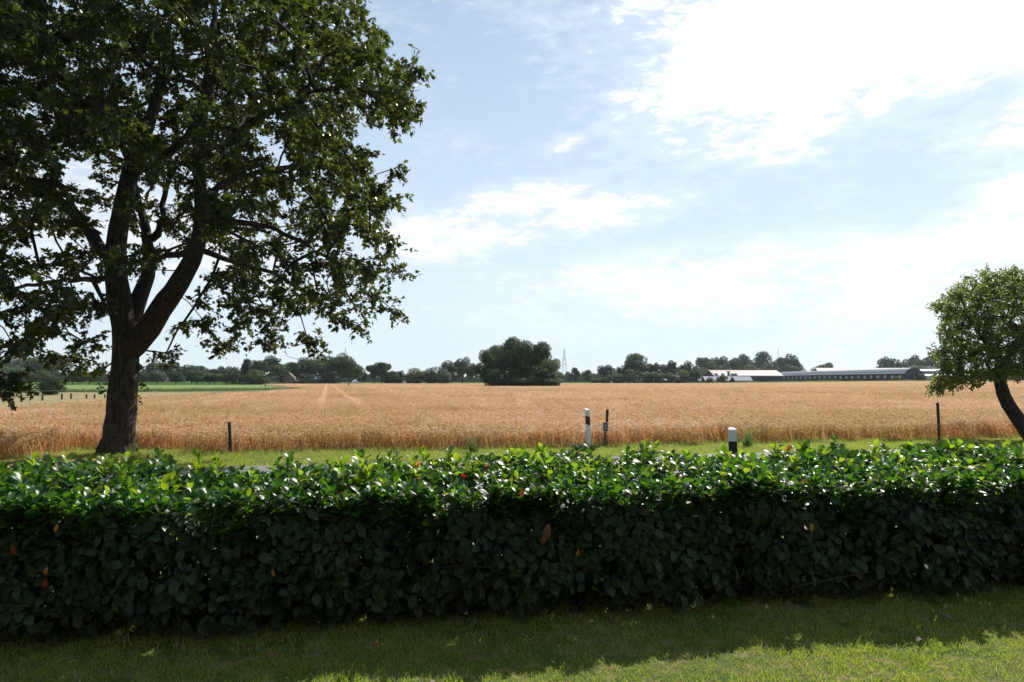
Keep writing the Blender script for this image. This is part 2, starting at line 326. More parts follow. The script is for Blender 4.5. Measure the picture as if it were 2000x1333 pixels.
# ------------------------------------------------------------------ tree growing
def grow(trunk, targets, rng, step=.45, tip_r=.006, expo=2.25, sag=.12, start_ok=None):
    """trunk: list of (pos, parent, radius). Attach every target to the nearest node by a gently curved branch."""
    P = [np.asarray(q[0], float) for q in trunk]; par = [q[1] for q in trunk]; rad = [q[2] for q in trunk]; ok = [True if start_ok is None else start_ok(q) for q in trunk]
    P = [p_ for p_ in P]; base = np.array(P)
    okm = np.array(ok); d0 = np.array([np.min(np.linalg.norm(base[okm] - q, axis=1)) for q in targets]); order = np.argsort(d0)
    arr = np.zeros((len(P) + len(targets) * 14, 3)); arr[:len(P)] = base; n = len(P); pen = np.full(len(arr), 1e9); pen[:n] = np.where(okm, 0.0, 1e9)
    tips = []
    for k in order:
        q = targets[k]; dv = arr[:n] - q; d = np.linalg.norm(dv, axis=1) + np.maximum(0, dv[:, 2]) * .25 + pen[:n]
        i = int(np.argmin(d)); a_ = arr[i].copy(); dist = np.linalg.norm(q - a_); m_ = min(12, max(1, int(dist / step)))
        off = rng.normal(size=3) * dist * .10; off[2] += dist * sag; last = i
        for j in range(1, m_ + 1):
            s_ = j / m_; pt = a_ + (q - a_) * s_ + off * math.sin(math.pi * s_) + rng.normal(size=3) * .03 * (j < m_) * min(dist, 1)
            arr[n] = pt; par.append(last); rad.append(0.0); pen[n] = 0; last = n; n += 1
        tips.append(last)
    P = arr[:n]; par = np.array(par); rad = np.array(rad); cnt = np.zeros(n)
    for tix in tips: cnt[tix] += 1
    for i in range(n - 1, 0, -1):
        if par[i] >= 0: cnt[par[i]] += cnt[i]
    pr = tip_r * np.maximum(cnt, 1) ** (1 / expo) * 1.6
    r = np.maximum(pr, 0) ; r[rad > 0] = rad[rad > 0]
    for i in range(1, n):
        if par[i] >= 0: r[i] = min(r[i], r[par[i]] * .97)
    return P, par, r, np.array(tips)

def tubes(acc_, P, par, r, rng, mi=0, minr=0.0, rough=.04):
    n = len(P); ch = [[] for _ in range(n)]
    for i in range(n):
        if par[i] >= 0: ch[par[i]].append(i)
    stack = [(-1, 0)]
    while stack:
        p0, s_ = stack.pop(); chain = ([p0] if p0 >= 0 else []) + [s_]; cur = s_
        while ch[cur]:
            c_ = sorted(ch[cur], key=lambda q: -r[q]); 
            for o_ in c_[1:]: stack.append((cur, o_))
            cur = c_[0]; chain.append(cur)
        if len(chain) < 2 or r[chain[min(1, len(chain) - 1)]] < minr: continue
        R = r[chain].copy()
        if p0 >= 0: R[0] = R[1]
        R = np.maximum(R, .003); big = R.max()
        acc_.tube(P[chain], R, 14 if big > .12 else 7 if big > .04 else 4, mi, rough if big > .05 else 0, rng, cap=False)

def inpoly(x, y, poly):
    res = np.zeros(len(x), bool); n = len(poly)
    for i in range(n):
        x1, y1 = poly[i]; x2, y2 = poly[(i + 1) % n]
        c_ = ((y1 > y) != (y2 > y)) & (x < (x2 - x1) * (y - y1) / ((y2 - y1) if y2 != y1 else 1e-9) + x1); res ^= c_
    return res

def leafy(acc_, tips, rng, V0, F0, nt, nl, tl, size, mi=0, mit=1, droop=.5, tw_r=.004):
    """short twigs with leaves around every tip"""
    T = np.repeat(tips, nt, axis=0); n = len(T)
    d = rdir(rng, n); d[:, 2] = d[:, 2] * .6 - .15; d = unit(d); ln = tl * rng.uniform(.5, 1.2, n)
    E = T + d * ln[:, None]; E[:, 2] -= .12 * ln
    # twigs as 3-sided slivers
    side = unit(np.cross(d, rdir(rng, n))) * tw_r
    V = np.stack([T - side, T + side, E], 1).reshape(-1, 3); acc_.add(V, np.arange(3 * n).reshape(-1, 3), mit)
    s_ = rng.uniform(.2, 1.08, (n, nl)); pos = T[:, None] + (E - T)[:, None] * s_[..., None] + rng.normal(size=(n, nl, 3)) * tl * .10
    pos = pos.reshape(-1, 3); k = len(pos); dd = np.repeat(d, nl, axis=0) * .7 + rdir(rng, k) * .9; dd[:, 2] -= droop; dd = unit(dd)
    N = rdir(rng, k) * .75; N[:, 2] += 1.0
    stamp(acc_, V0, F0, pos, frames(dd, N), size * rng.uniform(.65, 1.2, k), mi, rng.uniform(0, 1, k))

# ------------------------------------------------------------------ setting: ground sheets
def grid_sheet(name, mname, xs, ys, z, kindlabel=None, follow=True):
    xs = np.asarray(xs, float); ys = np.asarray(ys, float); X, Y = np.meshgrid(xs, ys); Z = (terr(X, Y) if follow else 0) + z
    V = np.stack([X, Y, Z + 0 * X], -1).reshape(-1, 3); nx, ny = len(xs), len(ys)
    i = np.arange(ny - 1)[:, None] * nx + np.arange(nx - 1)[None]; Fc = np.stack([i, i + 1, i + nx + 1, i + nx], -1).reshape(-1, 4)
    a_ = Acc(); a_.add(V, Fc, 0, None, True); o = a_.build(name, mname); tag(o, kind='structure'); return o
def quad_sheet(name, mname, pts, z, sub=24):
    """four corner points (near-left, near-right, far-right, far-left) filled with a terrain-following grid"""
    A, B, Cc, D = [np.asarray(q[:2], float) for q in pts]; u = np.linspace(0, 1, sub); U, Vv = np.meshgrid(u, u)
    P = A * ((1 - U) * (1 - Vv))[..., None] + B * (U * (1 - Vv))[..., None] + Cc * (U * Vv)[..., None] + D * ((1 - U) * Vv)[..., None]
    Z = terr(P[..., 0], P[..., 1]) + z; V = np.concatenate([P, Z[..., None]], -1).reshape(-1, 3)
    i = np.arange(sub - 1)[:, None] * sub + np.arange(sub - 1)[None]; Fc = np.stack([i, i + 1, i + sub + 1, i + sub], -1).reshape(-1, 4)
    a_ = Acc(); a_.add(V, Fc, 0, None, True); o = a_.build(name, mname); tag(o, kind='structure'); return o
gx = np.concatenate([[-9000, -3000, -1200], np.arange(-800, 1001, 40), [1400, 3000, 9000]]); gy = np.concatenate([[-2000, -200], np.arange(-40, 801, 20), [1000, 1500, 4000, 12000]])
grid_sheet('ground', 'ground', gx, gy, 0.0)
rl = lambda X: 15.05 + .225 * X          # far edge of the road
fl = lambda X: 17.55 + .215 * X          # front of the barley
ROADW = 4.5
quad_sheet('road', 'asphalt', [(-45, rl(-45) - ROADW), (75, rl(75) - ROADW), (75, rl(75)), (-45, rl(-45))], .012)
quad_sheet('lawn', 'lawn_soil', [(-16, -8), (18, -8), (18, 5.4 + .17 * 18), (-16, 5.4 - .17 * 16)], .006)
# field polygon (world XY)
FL = [at_z(0, 795, .6), at_z(200, 777, .6), at_z(380, 768, .6), at_z(580, 759, .6), at_z(625, 756.5, .6)]
FIELD = [(-26, fl(-26))] + [(p_[0], p_[1]) for p_ in FL] + [(-118, 330), (-60, 415), (90, 430), (330, 430), (110, fl(110))]
FPX = np.array(FIELD)
def field_ok(x, y): return inpoly(x, y, FIELD)
a_ = Acc(); 
gxx, gyy = np.meshgrid(np.arange(-124, 340, 8.0), np.arange(8, 440, 8.0)); cx = gxx.ravel(); cy = gyy.ravel(); okk = field_ok(cx, cy)
cx, cy = cx[okk], cy[okk]; Vq = np.stack([np.stack([cx + dx, cy + dy, terr(cx + dx, cy + dy) + .02 + .30 * sst(cy, 70, 130)], 1) for dx, dy in ((-4, -4), (4, -4), (4, 4), (-4, 4))], 1).reshape(-1, 3)
a_.add(Vq, np.arange(len(Vq)).reshape(-1, 4)); tag(a_.build('field_soil', 'stubble'), kind='structure')
PA = [at_z(-260, 775), at_z(420, 765), at_z(660, 752.5), at_z(-260, 752.5)]
quad_sheet('pasture', 'pasture', [at_z(-400, 767), at_z(640, 757), at_z(700, 751.5), at_z(-400, 751.5)], .02)
quad_sheet('dry_meadow', 'drygrass', [(-60, 30), (-20, 30), at_z(420, 766.6), at_z(-400, 768.5)], .012)

# ------------------------------------------------------------------ stuff scattered by geometry nodes (one object each)
def gn_scatter(name, variants, pts, rot, scl, vid, mats):
    """variants: list of Acc; the object's own mesh holds the variants and the points they are copied to"""
    a_ = Acc(); ids = []
    for k, vv in enumerate(variants):
        off = a_.nv
        for V_, A_ in zip(vv.V, vv.A): a_.V.append(V_); a_.A.append(A_); ids.append(np.full(len(V_), k))
        a_.L += [l + off for l in vv.L]; a_.T += vv.T; a_.MI += vv.MI; a_.SM += vv.SM; a_.nv += vv.nv
    a_.V.append(pts); a_.A.append(np.zeros(len(pts))); ids.append(100 + vid); nb = a_.nv; a_.nv += len(pts)
    o = a_.build(name, mats); me = o.data; n = len(me.vertices)
    f = me.attributes.new('vid', 'INT', 'POINT'); f.data.foreach_set('value', np.concatenate(ids).astype(np.int32))
    rr = np.zeros((n, 3), np.float32); rr[nb:] = rot; f = me.attributes.new('rot', 'FLOAT_VECTOR', 'POINT'); f.data.foreach_set('vector', rr.ravel())
    ss_ = np.ones((n, 3), np.float32); ss_[nb:] = scl; f = me.attributes.new('scl', 'FLOAT_VECTOR', 'POINT'); f.data.foreach_set('vector', ss_.ravel())
    ng = bpy.data.node_groups.new(name + '_nodes', 'GeometryNodeTree')
    ng.interface.new_socket('Geometry', in_out='INPUT', socket_type='NodeSocketGeometry'); ng.interface.new_socket('Geometry', in_out='OUTPUT', socket_type='NodeSocketGeometry')
    N = ng.nodes; L = ng.links; gi = N.new('NodeGroupInput'); go = N.new('NodeGroupOutput'); jn = N.new('GeometryNodeJoinGeometry')
    def na(nm, tp):
        q = N.new('GeometryNodeInputNamedAttribute'); q.data_type = tp; q.inputs[0].default_value = nm; return q.outputs[0]
    idn = na('vid', 'INT'); rot_ = na('rot', 'FLOAT_VECTOR'); scl_ = na('scl', 'FLOAT_VECTOR')
    def sel(k):
        c_ = N.new('FunctionNodeCompare'); c_.data_type = 'INT'; c_.operation = 'EQUAL'; L.new(idn, c_.inputs[2]); c_.inputs[3].default_value = k
        sp = N.new('GeometryNodeSeparateGeometry'); sp.domain = 'POINT'; L.new(gi.outputs[0], sp.inputs[0]); L.new(c_.outputs[0], sp.inputs[1]); return sp.outputs[0]
    for k in range(len(variants)):
        mp = N.new('GeometryNodeMeshToPoints'); L.new(sel(100 + k), mp.inputs[0])
        ip = N.new('GeometryNodeInstanceOnPoints'); L.new(mp.outputs[0], ip.inputs[0]); L.new(sel(k), ip.inputs['Instance']); L.new(rot_, ip.inputs['Rotation']); L.new(scl_, ip.inputs['Scale']); L.new(ip.outputs[0], jn.inputs[0])
    L.new(jn.outputs[0], go.inputs[0]); md = o.modifiers.new('scatter', 'NODES'); md.node_group = ng
    return o

def blades(a_, rng, n, w_, h0, h1, half, lean=.35, mi=0, seg=2, width_taper=.6, x0=0, y0=0):
    """curved blades: seg quads each"""
    x = rng.uniform(-half, half, n) + x0; y = rng.uniform(-half, half, n) + y0; h = rng.uniform(h0, h1, n); th = rng.uniform(0, 2 * math.pi, n); ph = rng.uniform(0, 2 * math.pi, n); ll = h * lean * rng.uniform(.2, 1.6, n)
    rows = []
    for s_ in np.linspace(0, 1, seg + 1):
        wv = w_ * (1 - s_ * s_ * .92) * .5; cxx = x + np.cos(ph) * ll * s_ * s_; cyy = y + np.sin(ph) * ll * s_ * s_; z = h * (s_ - .25 * lean * s_ * s_)
        rows.append(np.stack([cxx - np.cos(th) * wv, cyy - np.sin(th) * wv, z], 1)); rows.append(np.stack([cxx + np.cos(th) * wv, cyy + np.sin(th) * wv, z], 1))
    V = np.stack(rows, 1); k = V.shape[1]; Fc = []
    for s_ in range(seg): Fc.append((2 * s_, 2 * s_ + 1, 2 * s_ + 3, 2 * s_ + 2))
    Fc = (np.array(Fc)[None] + (np.arange(n) * k)[:, None, None]).reshape(-1, 4); a_.add(V.reshape(-1, 3), Fc, mi, np.repeat(rng.uniform(0, 1, n), k))

def barley_tile(seed, half, n, k, fat=1.0, stems=True):
    rng = np.random.default_rng(seed); a_ = Acc(); x = rng.uniform(-half, half, n); y = rng.uniform(-half, half, n); h = rng.normal(.45, .075, n) ; ph = rng.normal(2.6, .9, n)
    lean = rng.uniform(.03, .16, n); base = np.stack([x, y, 0 * x], 1); top = base + np.stack([np.cos(ph) * lean, np.sin(ph) * lean, h], 1); v = rng.uniform(0, 1, n)
    th = rng.uniform(0, math.pi, n); s_ = np.stack([np.cos(th), np.sin(th), 0 * th], 1)
    if stems:
        V = np.stack([base - s_ * .0035 * fat, base + s_ * .0035 * fat, top + s_ * .003 * fat, top - s_ * .003 * fat], 1).reshape(-1, 3); a_.add(V, np.arange(4 * n).reshape(-1, 4), 1, np.repeat(v, 4))
        m_ = n // 3; j = rng.integers(0, n, m_); lp = base[j] + (top[j] - base[j]) * rng.uniform(.2, .7, m_)[:, None]; q = rng.uniform(0, 6.28, m_); e = lp + np.stack([np.cos(q) * .13, np.sin(q) * .13, rng.uniform(-.08, .06, m_)], 1)
        V = np.stack([lp, (lp + e) / 2 + np.array([0, 0, .02]) + s_[j] * .007 * fat, e], 1).reshape(-1, 3); a_.add(V, np.arange(3 * m_).reshape(-1, 3), 1, np.repeat(v[j], 3))
    ed = unit(np.stack([np.cos(ph), np.sin(ph), rng.uniform(-1.3, .5, n)], 1)); el_ = rng.uniform(.07, .10, n)[:, None] * (1 + .25 * (fat - 1)); en = top + ed * el_
    for ang in (0, 1):
        sd_ = unit(np.cross(ed, s_ if ang == 0 else np.array([[0, 0, 1.]]))) * .008 * fat; mid = (top + en) / 2
        V = np.stack([top, mid - sd_, en, mid + sd_], 1).reshape(-1, 3); a_.add(V, np.arange(4 * n).reshape(-1, 4), 0, np.repeat(v, 4))
    for _ in range(k):
        ad = unit(ed + rdir(rng, n) * .28) * rng.uniform(.09, .13, n)[:, None]; st_ = top + ed * el_ * rng.uniform(.4, 1, n)[:, None]; sd_ = unit(np.cross(ad, rdir(rng, n))) * .0018 * fat
        V = np.stack([st_ - sd_, st_ + sd_, st_ + ad], 1).reshape(-1, 3); a_.add(V, np.arange(3 * n).reshape(-1, 3), 0, np.repeat(np.clip(v * .6 + .5, 0, 1), 3))
    return a_

rng = np.random.default_rng(5)
row_dir = unit(np.array([(640 - 1000) / F, 1.0])); row_n = np.array([row_dir[1], -row_dir[0]])
tl0 = at_z(606, 800, .6)[:2] @ row_n
def tram(P, wd):
    s_ = ((P @ row_n) - tl0) % 8.0; return (np.abs(s_ - .35) < wd) | (np.abs(s_ - 2.25) < wd)
vars_ = [barley_tile(11 + i, .27, 64, 4, 2.1) for i in range(4)] + [barley_tile(21 + i, .95, 230, 2, 3.0) for i in range(3)] + [barley_tile(31 + i, 2.9, 420, 2, 6.5, False) for i in range(3)]
P = []; K = []
def lattice(step, y0, y1, jit, smax=.80):
    ny = int((y1 - y0) / step); out = []
    for i in range(ny):
        y_ = y0 + (i + .5) * step; x0, x1 = -min(.80 * y_ + 6, 130), min(.80 * y_ + 7, 335); x_ = np.arange(x0, x1, step); out.append(np.stack([x_ + rng.uniform(-jit, jit, len(x_)), np.full(len(x_), y_) + rng.uniform(-jit, jit, len(x_))], 1))
    return np.concatenate(out)
L1 = lattice(.5, 11, 48, .1); L1 = L1[field_ok(L1[:, 0], L1[:, 1] + .12 * np.sin(L1[:, 0] * 1.9) + .16 * np.sin(L1[:, 0] * .53 + 1) + rng.uniform(-.15, .15, len(L1)))]; L1 = L1[(np.abs(L1[:, 0] + 9.2) > 1.5) | (L1[:, 1] > 17.1)]
L2 = lattice(1.7, 48.2, 130, .3); L2 = L2[field_ok(L2[:, 0], L2[:, 1])]; L2 = L2[~tram(L2, .5)]
L3 = lattice(5.0, 131.5, 424, .8); L3 = L3[field_ok(L3[:, 0], L3[:, 1])]
wv = Acc(); rgw = np.random.default_rng(99); blades(wv, rgw, 46, .022, .35, .86, .12, .35, 2); vars_.append(wv)
LW = np.stack([rng.uniform(-90, 110, 900), rng.uniform(17, 120, 900)], 1); LW = LW[field_ok(LW[:, 0], LW[:, 1]) & (np.abs(LW[:, 0]) < .82 * LW[:, 1] + 3)][:260]
pts = np.concatenate([L1, L2, L3, LW]); vid = np.concatenate([rng.integers(0, 4, len(L1)), rng.integers(4, 7, len(L2)), rng.integers(7, 10, len(L3)), np.full(len(LW), 10)])
zs = terr(pts[:, 0], pts[:, 1]); rot = np.zeros((len(pts), 3)); rot[:, 2] = rng.choice([0, math.pi / 2, math.pi, -math.pi / 2], len(pts)) * 0 + rng.normal(0, .25, len(pts))
rot[:, 0] = rng.normal(0, .05, len(pts)) * (vid < 4); rot[:, 1] = rng.normal(0, .05, len(pts)) * (vid < 4)
scl = np.ones((len(pts), 3)); from_n = np.sin(pts[:, 0] * .7 + 3 * np.sin(pts[:, 1] * .23)) * .04; scl[:, 2] = .93 + from_n + rng.normal(0, .07, len(pts)) - .10 * ((vid > 6) & (vid < 10))
tag(gn_scatter('barley', vars_, np.concatenate([pts, zs[:, None]], 1), rot, scl, vid, ['ear', 'straw', 'weed']), 'ripe golden orange barley filling the wide field beyond the road', 'barley', kind='stuff')

# grass: mown lawn in front, longer verge across the road
def grass_tile(seed, half, n, w_, h0, h1, dry=.2, lean=.5):
    rg = np.random.default_rng(seed); a_ = Acc(); blades(a_, rg, int(n * (1 - dry)), w_, h0, h1, half, lean, 0); blades(a_, rg, int(n * dry) + 1, w_ * .8, h0, h1 * .9, half, lean * 1.4, 1); return a_
lawnv = [grass_tile(51 + i, .27, 1500, .0042, .010, .044, .05 + .13 * (i % 3), .8) for i in range(6)] + [grass_tile(71, .10, 40, .0042, .03, .08, .1), grass_tile(72, .08, 12, .0045, .05, .11, .2)]
gxx, gyy = np.meshgrid(np.arange(-8.5, 10, .5), np.arange(2.6, 8.0, .5)); L = np.stack([gxx.ravel(), gyy.ravel()], 1) + rng.uniform(-.04, .04, (gxx.size, 2))
L = L[(np.abs(L[:, 0]) < L[:, 1] * .8 + 2) & (L[:, 1] < 5.7 + .17 * L[:, 0])]
ex = np.stack([rng.uniform(-6, 7, 520), rng.uniform(3.2, 6, 520)], 1); vid = np.concatenate([rng.integers(0, 6, len(L)), 6 + rng.integers(0, 2, len(ex))]); L = np.concatenate([L, ex])
rot = np.zeros((len(L), 3)); rot[:, 2] = rng.uniform(0, 6.28, len(L)); scl = np.ones((len(L), 3)) * rng.uniform(.8, 1.15, (len(L), 1))
tag(gn_scatter('lawn_grass', lawnv, np.concatenate([L, np.full((len(L), 1), .006)], 1), rot, scl, vid, ['grass', 'grass_dry']), 'short lawn grass with dry patches in front of the hedge', 'grass', kind='stuff')
MYG = at_z(229, 888)[1]
vv = [grass_tile(81 + i, .55, 1200, .009, .025, .085, .10 + .08 * i, .6) for i in range(4)] + [grass_tile(91, .30, 80, .009, .08, .24, .4, .7)]
pp = []
for X_ in np.arange(-24, 34, .8):
    for q in np.arange(rl(X_) + .3, fl(X_) + .55, .8): pp.append((X_ + rng.uniform(-.2, .2), q + rng.uniform(-.15, .15), 0))
n1_ = len(pp)
for X_ in np.arange(-26, 30, .35): pp.append((X_, fl(X_) - .12 + rng.uniform(-.25, .12), 4))
for q in range(46): pp.append((-9.2 + rng.uniform(-1.9, 1.9), MYG + rng.uniform(-.9, 1.3), 4 if q % 2 else 0))
for X_ in np.arange(-14, 22, .9):
    for q in np.arange(rl(X_) - ROADW - 2.2, rl(X_) - ROADW - .3, .9): pp.append((X_, q, 0))
pp = np.array(pp); vid = np.where(pp[:, 2] > 3, 4, rng.integers(0, 4, len(pp))); rot = np.zeros((len(pp), 3)); rot[:, 2] = rng.uniform(0, 6.28, len(pp)); scl = np.ones((len(pp), 3)) * rng.uniform(.6, 1.1, (len(pp), 1))
tag(gn_scatter('verge_grass', vv, np.stack([pp[:, 0], pp[:, 1], 0 * pp[:, 0]], 1), rot, scl, vid, ['grass', 'grass_dry']), 'rough green grass on the verge between road and barley', 'grass', kind='stuff')
# maize beyond the pasture
mz = []
for i in range(3):
    a_ = Acc(); rg = np.random.default_rng(400 + i); blades(a_, rg, 420, .11, .7, 1.35, 3.0, .45, 0); mz.append(a_)
pp = []
for Y_ in np.arange(335, 430, 5):
    for X_ in np.arange(-.82 * Y_, -.355 * Y_, 5): pp.append((X_ + rng.uniform(-1, 1), Y_ + rng.uniform(-1, 1)))
for Y_ in np.arange(440, 520, 5):
    for X_ in np.arange(-.36 * Y_, .14 * Y_, 5): pp.append((X_ + rng.uniform(-1, 1), Y_ + rng.uniform(-1, 1)))
pp = np.array(pp); rot = np.zeros((len(pp), 3)); rot[:, 2] = rng.uniform(0, 6.28, len(pp)); scl = np.ones((len(pp), 3)) * 1.0
tag(gn_scatter('maize', mz, np.stack([pp[:, 0], pp[:, 1], terr(pp[:, 0], pp[:, 1])], 1), rot, scl, rng.integers(0, 3, len(pp)), ['maize']), 'bright green maize growing in a low strip behind the fields', 'maize', kind='stuff')
# low wild growth along the far side of the barley, in front of the barns
mz = []
for i in range(3):
    a_ = Acc(); rg = np.random.default_rng(420 + i); blades(a_, rg, 300, .16, .4, 1.7, 2.4, .5, 0, 2); mz.append(a_)
pp = np.array([(X_, 433 + rng.uniform(-1.5, 3)) for X_ in np.arange(88, 290, 1.6)]); rot = np.zeros((len(pp), 3)); rot[:, 2] = rng.uniform(0, 6.28, len(pp)); scl = np.ones((len(pp), 3)) * rng.uniform(.5, 1.25, (len(pp), 1))
tag(gn_scatter('tall_weeds', mz, np.stack([pp[:, 0], pp[:, 1], terr(pp[:, 0], pp[:, 1])], 1), rot, scl, rng.integers(0, 3, len(pp)), ['weed']), 'low green weeds along the far edge of the barley by the barns', 'weeds', kind='stuff')
# rank tufts between pasture and dry meadow
mz = []
for i in range(2):
    a_ = Acc(); rg = np.random.default_rng(440 + i); blades(a_, rg, 90, .05, .1, .55, .8, .7, 0); mz.append(a_)
pp = []
for i in range(170):
    q = at_z(rng.uniform(20, 620), 1, 0) if False else None
    px = rng.uniform(10, 600); py = 767.5 - (px / 600) * 7 + rng.uniform(-1, 1.5); p_ = at_z(px, py); pp.append(p_)
pp = np.array(pp); rot = np.zeros((len(pp), 3)); scl = np.ones((len(pp), 3)) * rng.uniform(.5, 1.5, (len(pp), 1))
tag(gn_scatter('rank_grass', mz, pp, rot, scl, rng.integers(0, 2, len(pp)), ['weed']), 'dark rank grass tufts between the pasture and dry meadow', 'grass', kind='stuff')

# ------------------------------------------------------------------ laurel hedge
rng = np.random.default_rng(77)
hf = lambda X: 4.97 + .163 * X           # foot of the front face
hb = lambda X: 6.22 + .200 * X           # back edge
def top_z(X, s_):                         # s_: 0 front shoulder .. 1 back
    return .865 + .045 * np.sin(X * 2.9 + 2 * np.sin(X * .9)) * (1 - .6 * s_) + .080 * sst(s_, 0, .75) + .022 * sst(X, -1, 3) * (1 - sst(X, 3.5, 6)) * s_ + .028 * np.sin(X * 11 + s_ * 5) * np.sin(X * 3.7 + s_ * 9) + .035 * np.sin(X * 1.7 + 1) * s_ + .03 * np.sin(X * 4.1 + s_ * 3) + .02 * X * .5 * 0
hedge = empty('laurel_hedge', (0, hf(0) + .6, 0), 'clipped cherry laurel hedge with glossy leaves across the lawn', 'hedge')
HX0, HX1 = -7.5, 9.0
HL = np.array([0, hf(0) + .6, 0])
# front leaves, drooping like shingles
def leaves(a_, pos, D, N, size, mi, rng): stamp(a_, LAO_V, LAU_F, pos, frames(D, N), size, mi, rng.uniform(0, 1, len(pos)), True)
a_ = Acc(); n = 25000
X = rng.uniform(HX0, HX1, n); Z = .06 + .82 * rng.uniform(0, 1, n) ** .92; bulge = .10 * np.sin(np.clip(Z / .9, 0, 1) * math.pi) + .06 * np.sin(X * 2.3) + .05 * np.sin(X * 5.7 + Z * 4) + .035 * np.sin(X * 13 + Z * 17) * np.sin(X * 7 - Z * 11) ; dep = rng.exponential(.09, n)
Y = hf(X) - bulge + dep + .26 * sst(Z, .78, 1.0) + .10 * sst(.25 - Z, 0, .25); D = np.stack([rng.normal(0, .75, n), -.35 + rng.normal(0, .5, n), -.8 + rng.normal(0, .55, n)], 1); Nn = np.stack([rng.normal(0, .6, n), -1 + rng.normal(0, .4, n), .6 + rng.normal(0, .45, n)], 1)
hx = rng.uniform(HX0, HX1, 150); hzz = rng.uniform(.10, .80, 150); hr_ = rng.uniform(.02, .075, 150)
hole = np.zeros(n, bool)
for q in range(150): hole |= (((X - hx[q]) / 1.35) ** 2 + (Z - hzz[q]) ** 2 < hr_[q] ** 2) & (dep < .16)
lowf = .22 + .07 * np.sin(X * 2.1) + .05 * np.sin(X * 5.3 + 1)
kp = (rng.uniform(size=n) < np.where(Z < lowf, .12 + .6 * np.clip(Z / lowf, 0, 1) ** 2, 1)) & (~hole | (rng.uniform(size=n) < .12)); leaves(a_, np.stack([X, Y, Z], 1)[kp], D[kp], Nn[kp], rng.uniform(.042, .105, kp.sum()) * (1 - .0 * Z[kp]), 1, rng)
# inner leaves
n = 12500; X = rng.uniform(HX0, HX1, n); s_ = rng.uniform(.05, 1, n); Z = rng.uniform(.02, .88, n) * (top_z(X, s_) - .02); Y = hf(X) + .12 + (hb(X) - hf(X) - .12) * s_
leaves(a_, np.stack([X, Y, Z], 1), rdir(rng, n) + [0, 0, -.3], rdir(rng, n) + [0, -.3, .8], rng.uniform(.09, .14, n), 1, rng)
# back face
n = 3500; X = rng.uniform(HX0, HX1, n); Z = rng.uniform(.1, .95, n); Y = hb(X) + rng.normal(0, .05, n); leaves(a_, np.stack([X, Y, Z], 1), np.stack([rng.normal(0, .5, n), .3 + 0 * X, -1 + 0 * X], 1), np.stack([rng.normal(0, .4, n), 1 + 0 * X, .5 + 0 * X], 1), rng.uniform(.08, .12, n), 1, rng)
# top shoots: rosettes of 6-9 raised leaves
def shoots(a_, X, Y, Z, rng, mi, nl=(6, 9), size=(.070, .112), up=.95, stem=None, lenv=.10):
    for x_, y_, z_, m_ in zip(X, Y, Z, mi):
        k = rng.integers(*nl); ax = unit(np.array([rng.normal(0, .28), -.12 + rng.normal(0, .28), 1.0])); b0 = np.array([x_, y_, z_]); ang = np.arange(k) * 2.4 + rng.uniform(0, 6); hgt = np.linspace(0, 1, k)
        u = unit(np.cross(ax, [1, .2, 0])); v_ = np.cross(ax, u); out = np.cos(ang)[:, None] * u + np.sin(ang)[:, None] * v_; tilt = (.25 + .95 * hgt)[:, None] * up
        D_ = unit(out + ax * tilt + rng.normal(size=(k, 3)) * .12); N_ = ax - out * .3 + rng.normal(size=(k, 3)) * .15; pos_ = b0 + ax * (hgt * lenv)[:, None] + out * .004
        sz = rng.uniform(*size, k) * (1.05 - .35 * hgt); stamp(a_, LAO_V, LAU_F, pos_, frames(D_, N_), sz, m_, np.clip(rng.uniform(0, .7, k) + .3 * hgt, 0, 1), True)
        if stem is not None: stem.tube([b0 - ax * .10, b0 + ax * lenv], [.0035, .002], 4)
n = 2900; X = rng.uniform(HX0, HX1, n); s_ = rng.uniform(-.05, 1.04, n); Y = hf(X) + .06 + (hb(X) - hf(X) - .06) * s_; Z = top_z(X, s_) - .06 + rng.normal(0, .022, n) - .06 * (s_ < .05)
stm = Acc(); mi_ = np.where(rng.uniform(size=n) < .24, 2, 0)
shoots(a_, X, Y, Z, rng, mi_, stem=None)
n = 900; X = rng.uniform(HX0, HX1, n); Z = .87 - rng.exponential(.12, n); Y = hf(X) + .02 - .06 * rng.uniform(0, 1, n) - .05 * np.sin(X * 2.3); kp = Z > .3
shoots(a_, X[kp], Y[kp], Z[kp], rng, np.zeros(kp.sum(), int), stem=None)
# taller sprouts standing out of the top
n = 150; X = rng.uniform(-6, 8.6, n); s_ = rng.uniform(.15, 1.0, n); Y = hf(X) + (hb(X) - hf(X)) * s_; Z = top_z(X, s_) + rng.uniform(-.02, .05, n)
shoots(a_, X, Y, Z, rng, np.where(rng.uniform(size=n) < .6, 2, 0), (5, 8), (.08, .12), 1.3, stm, .12)
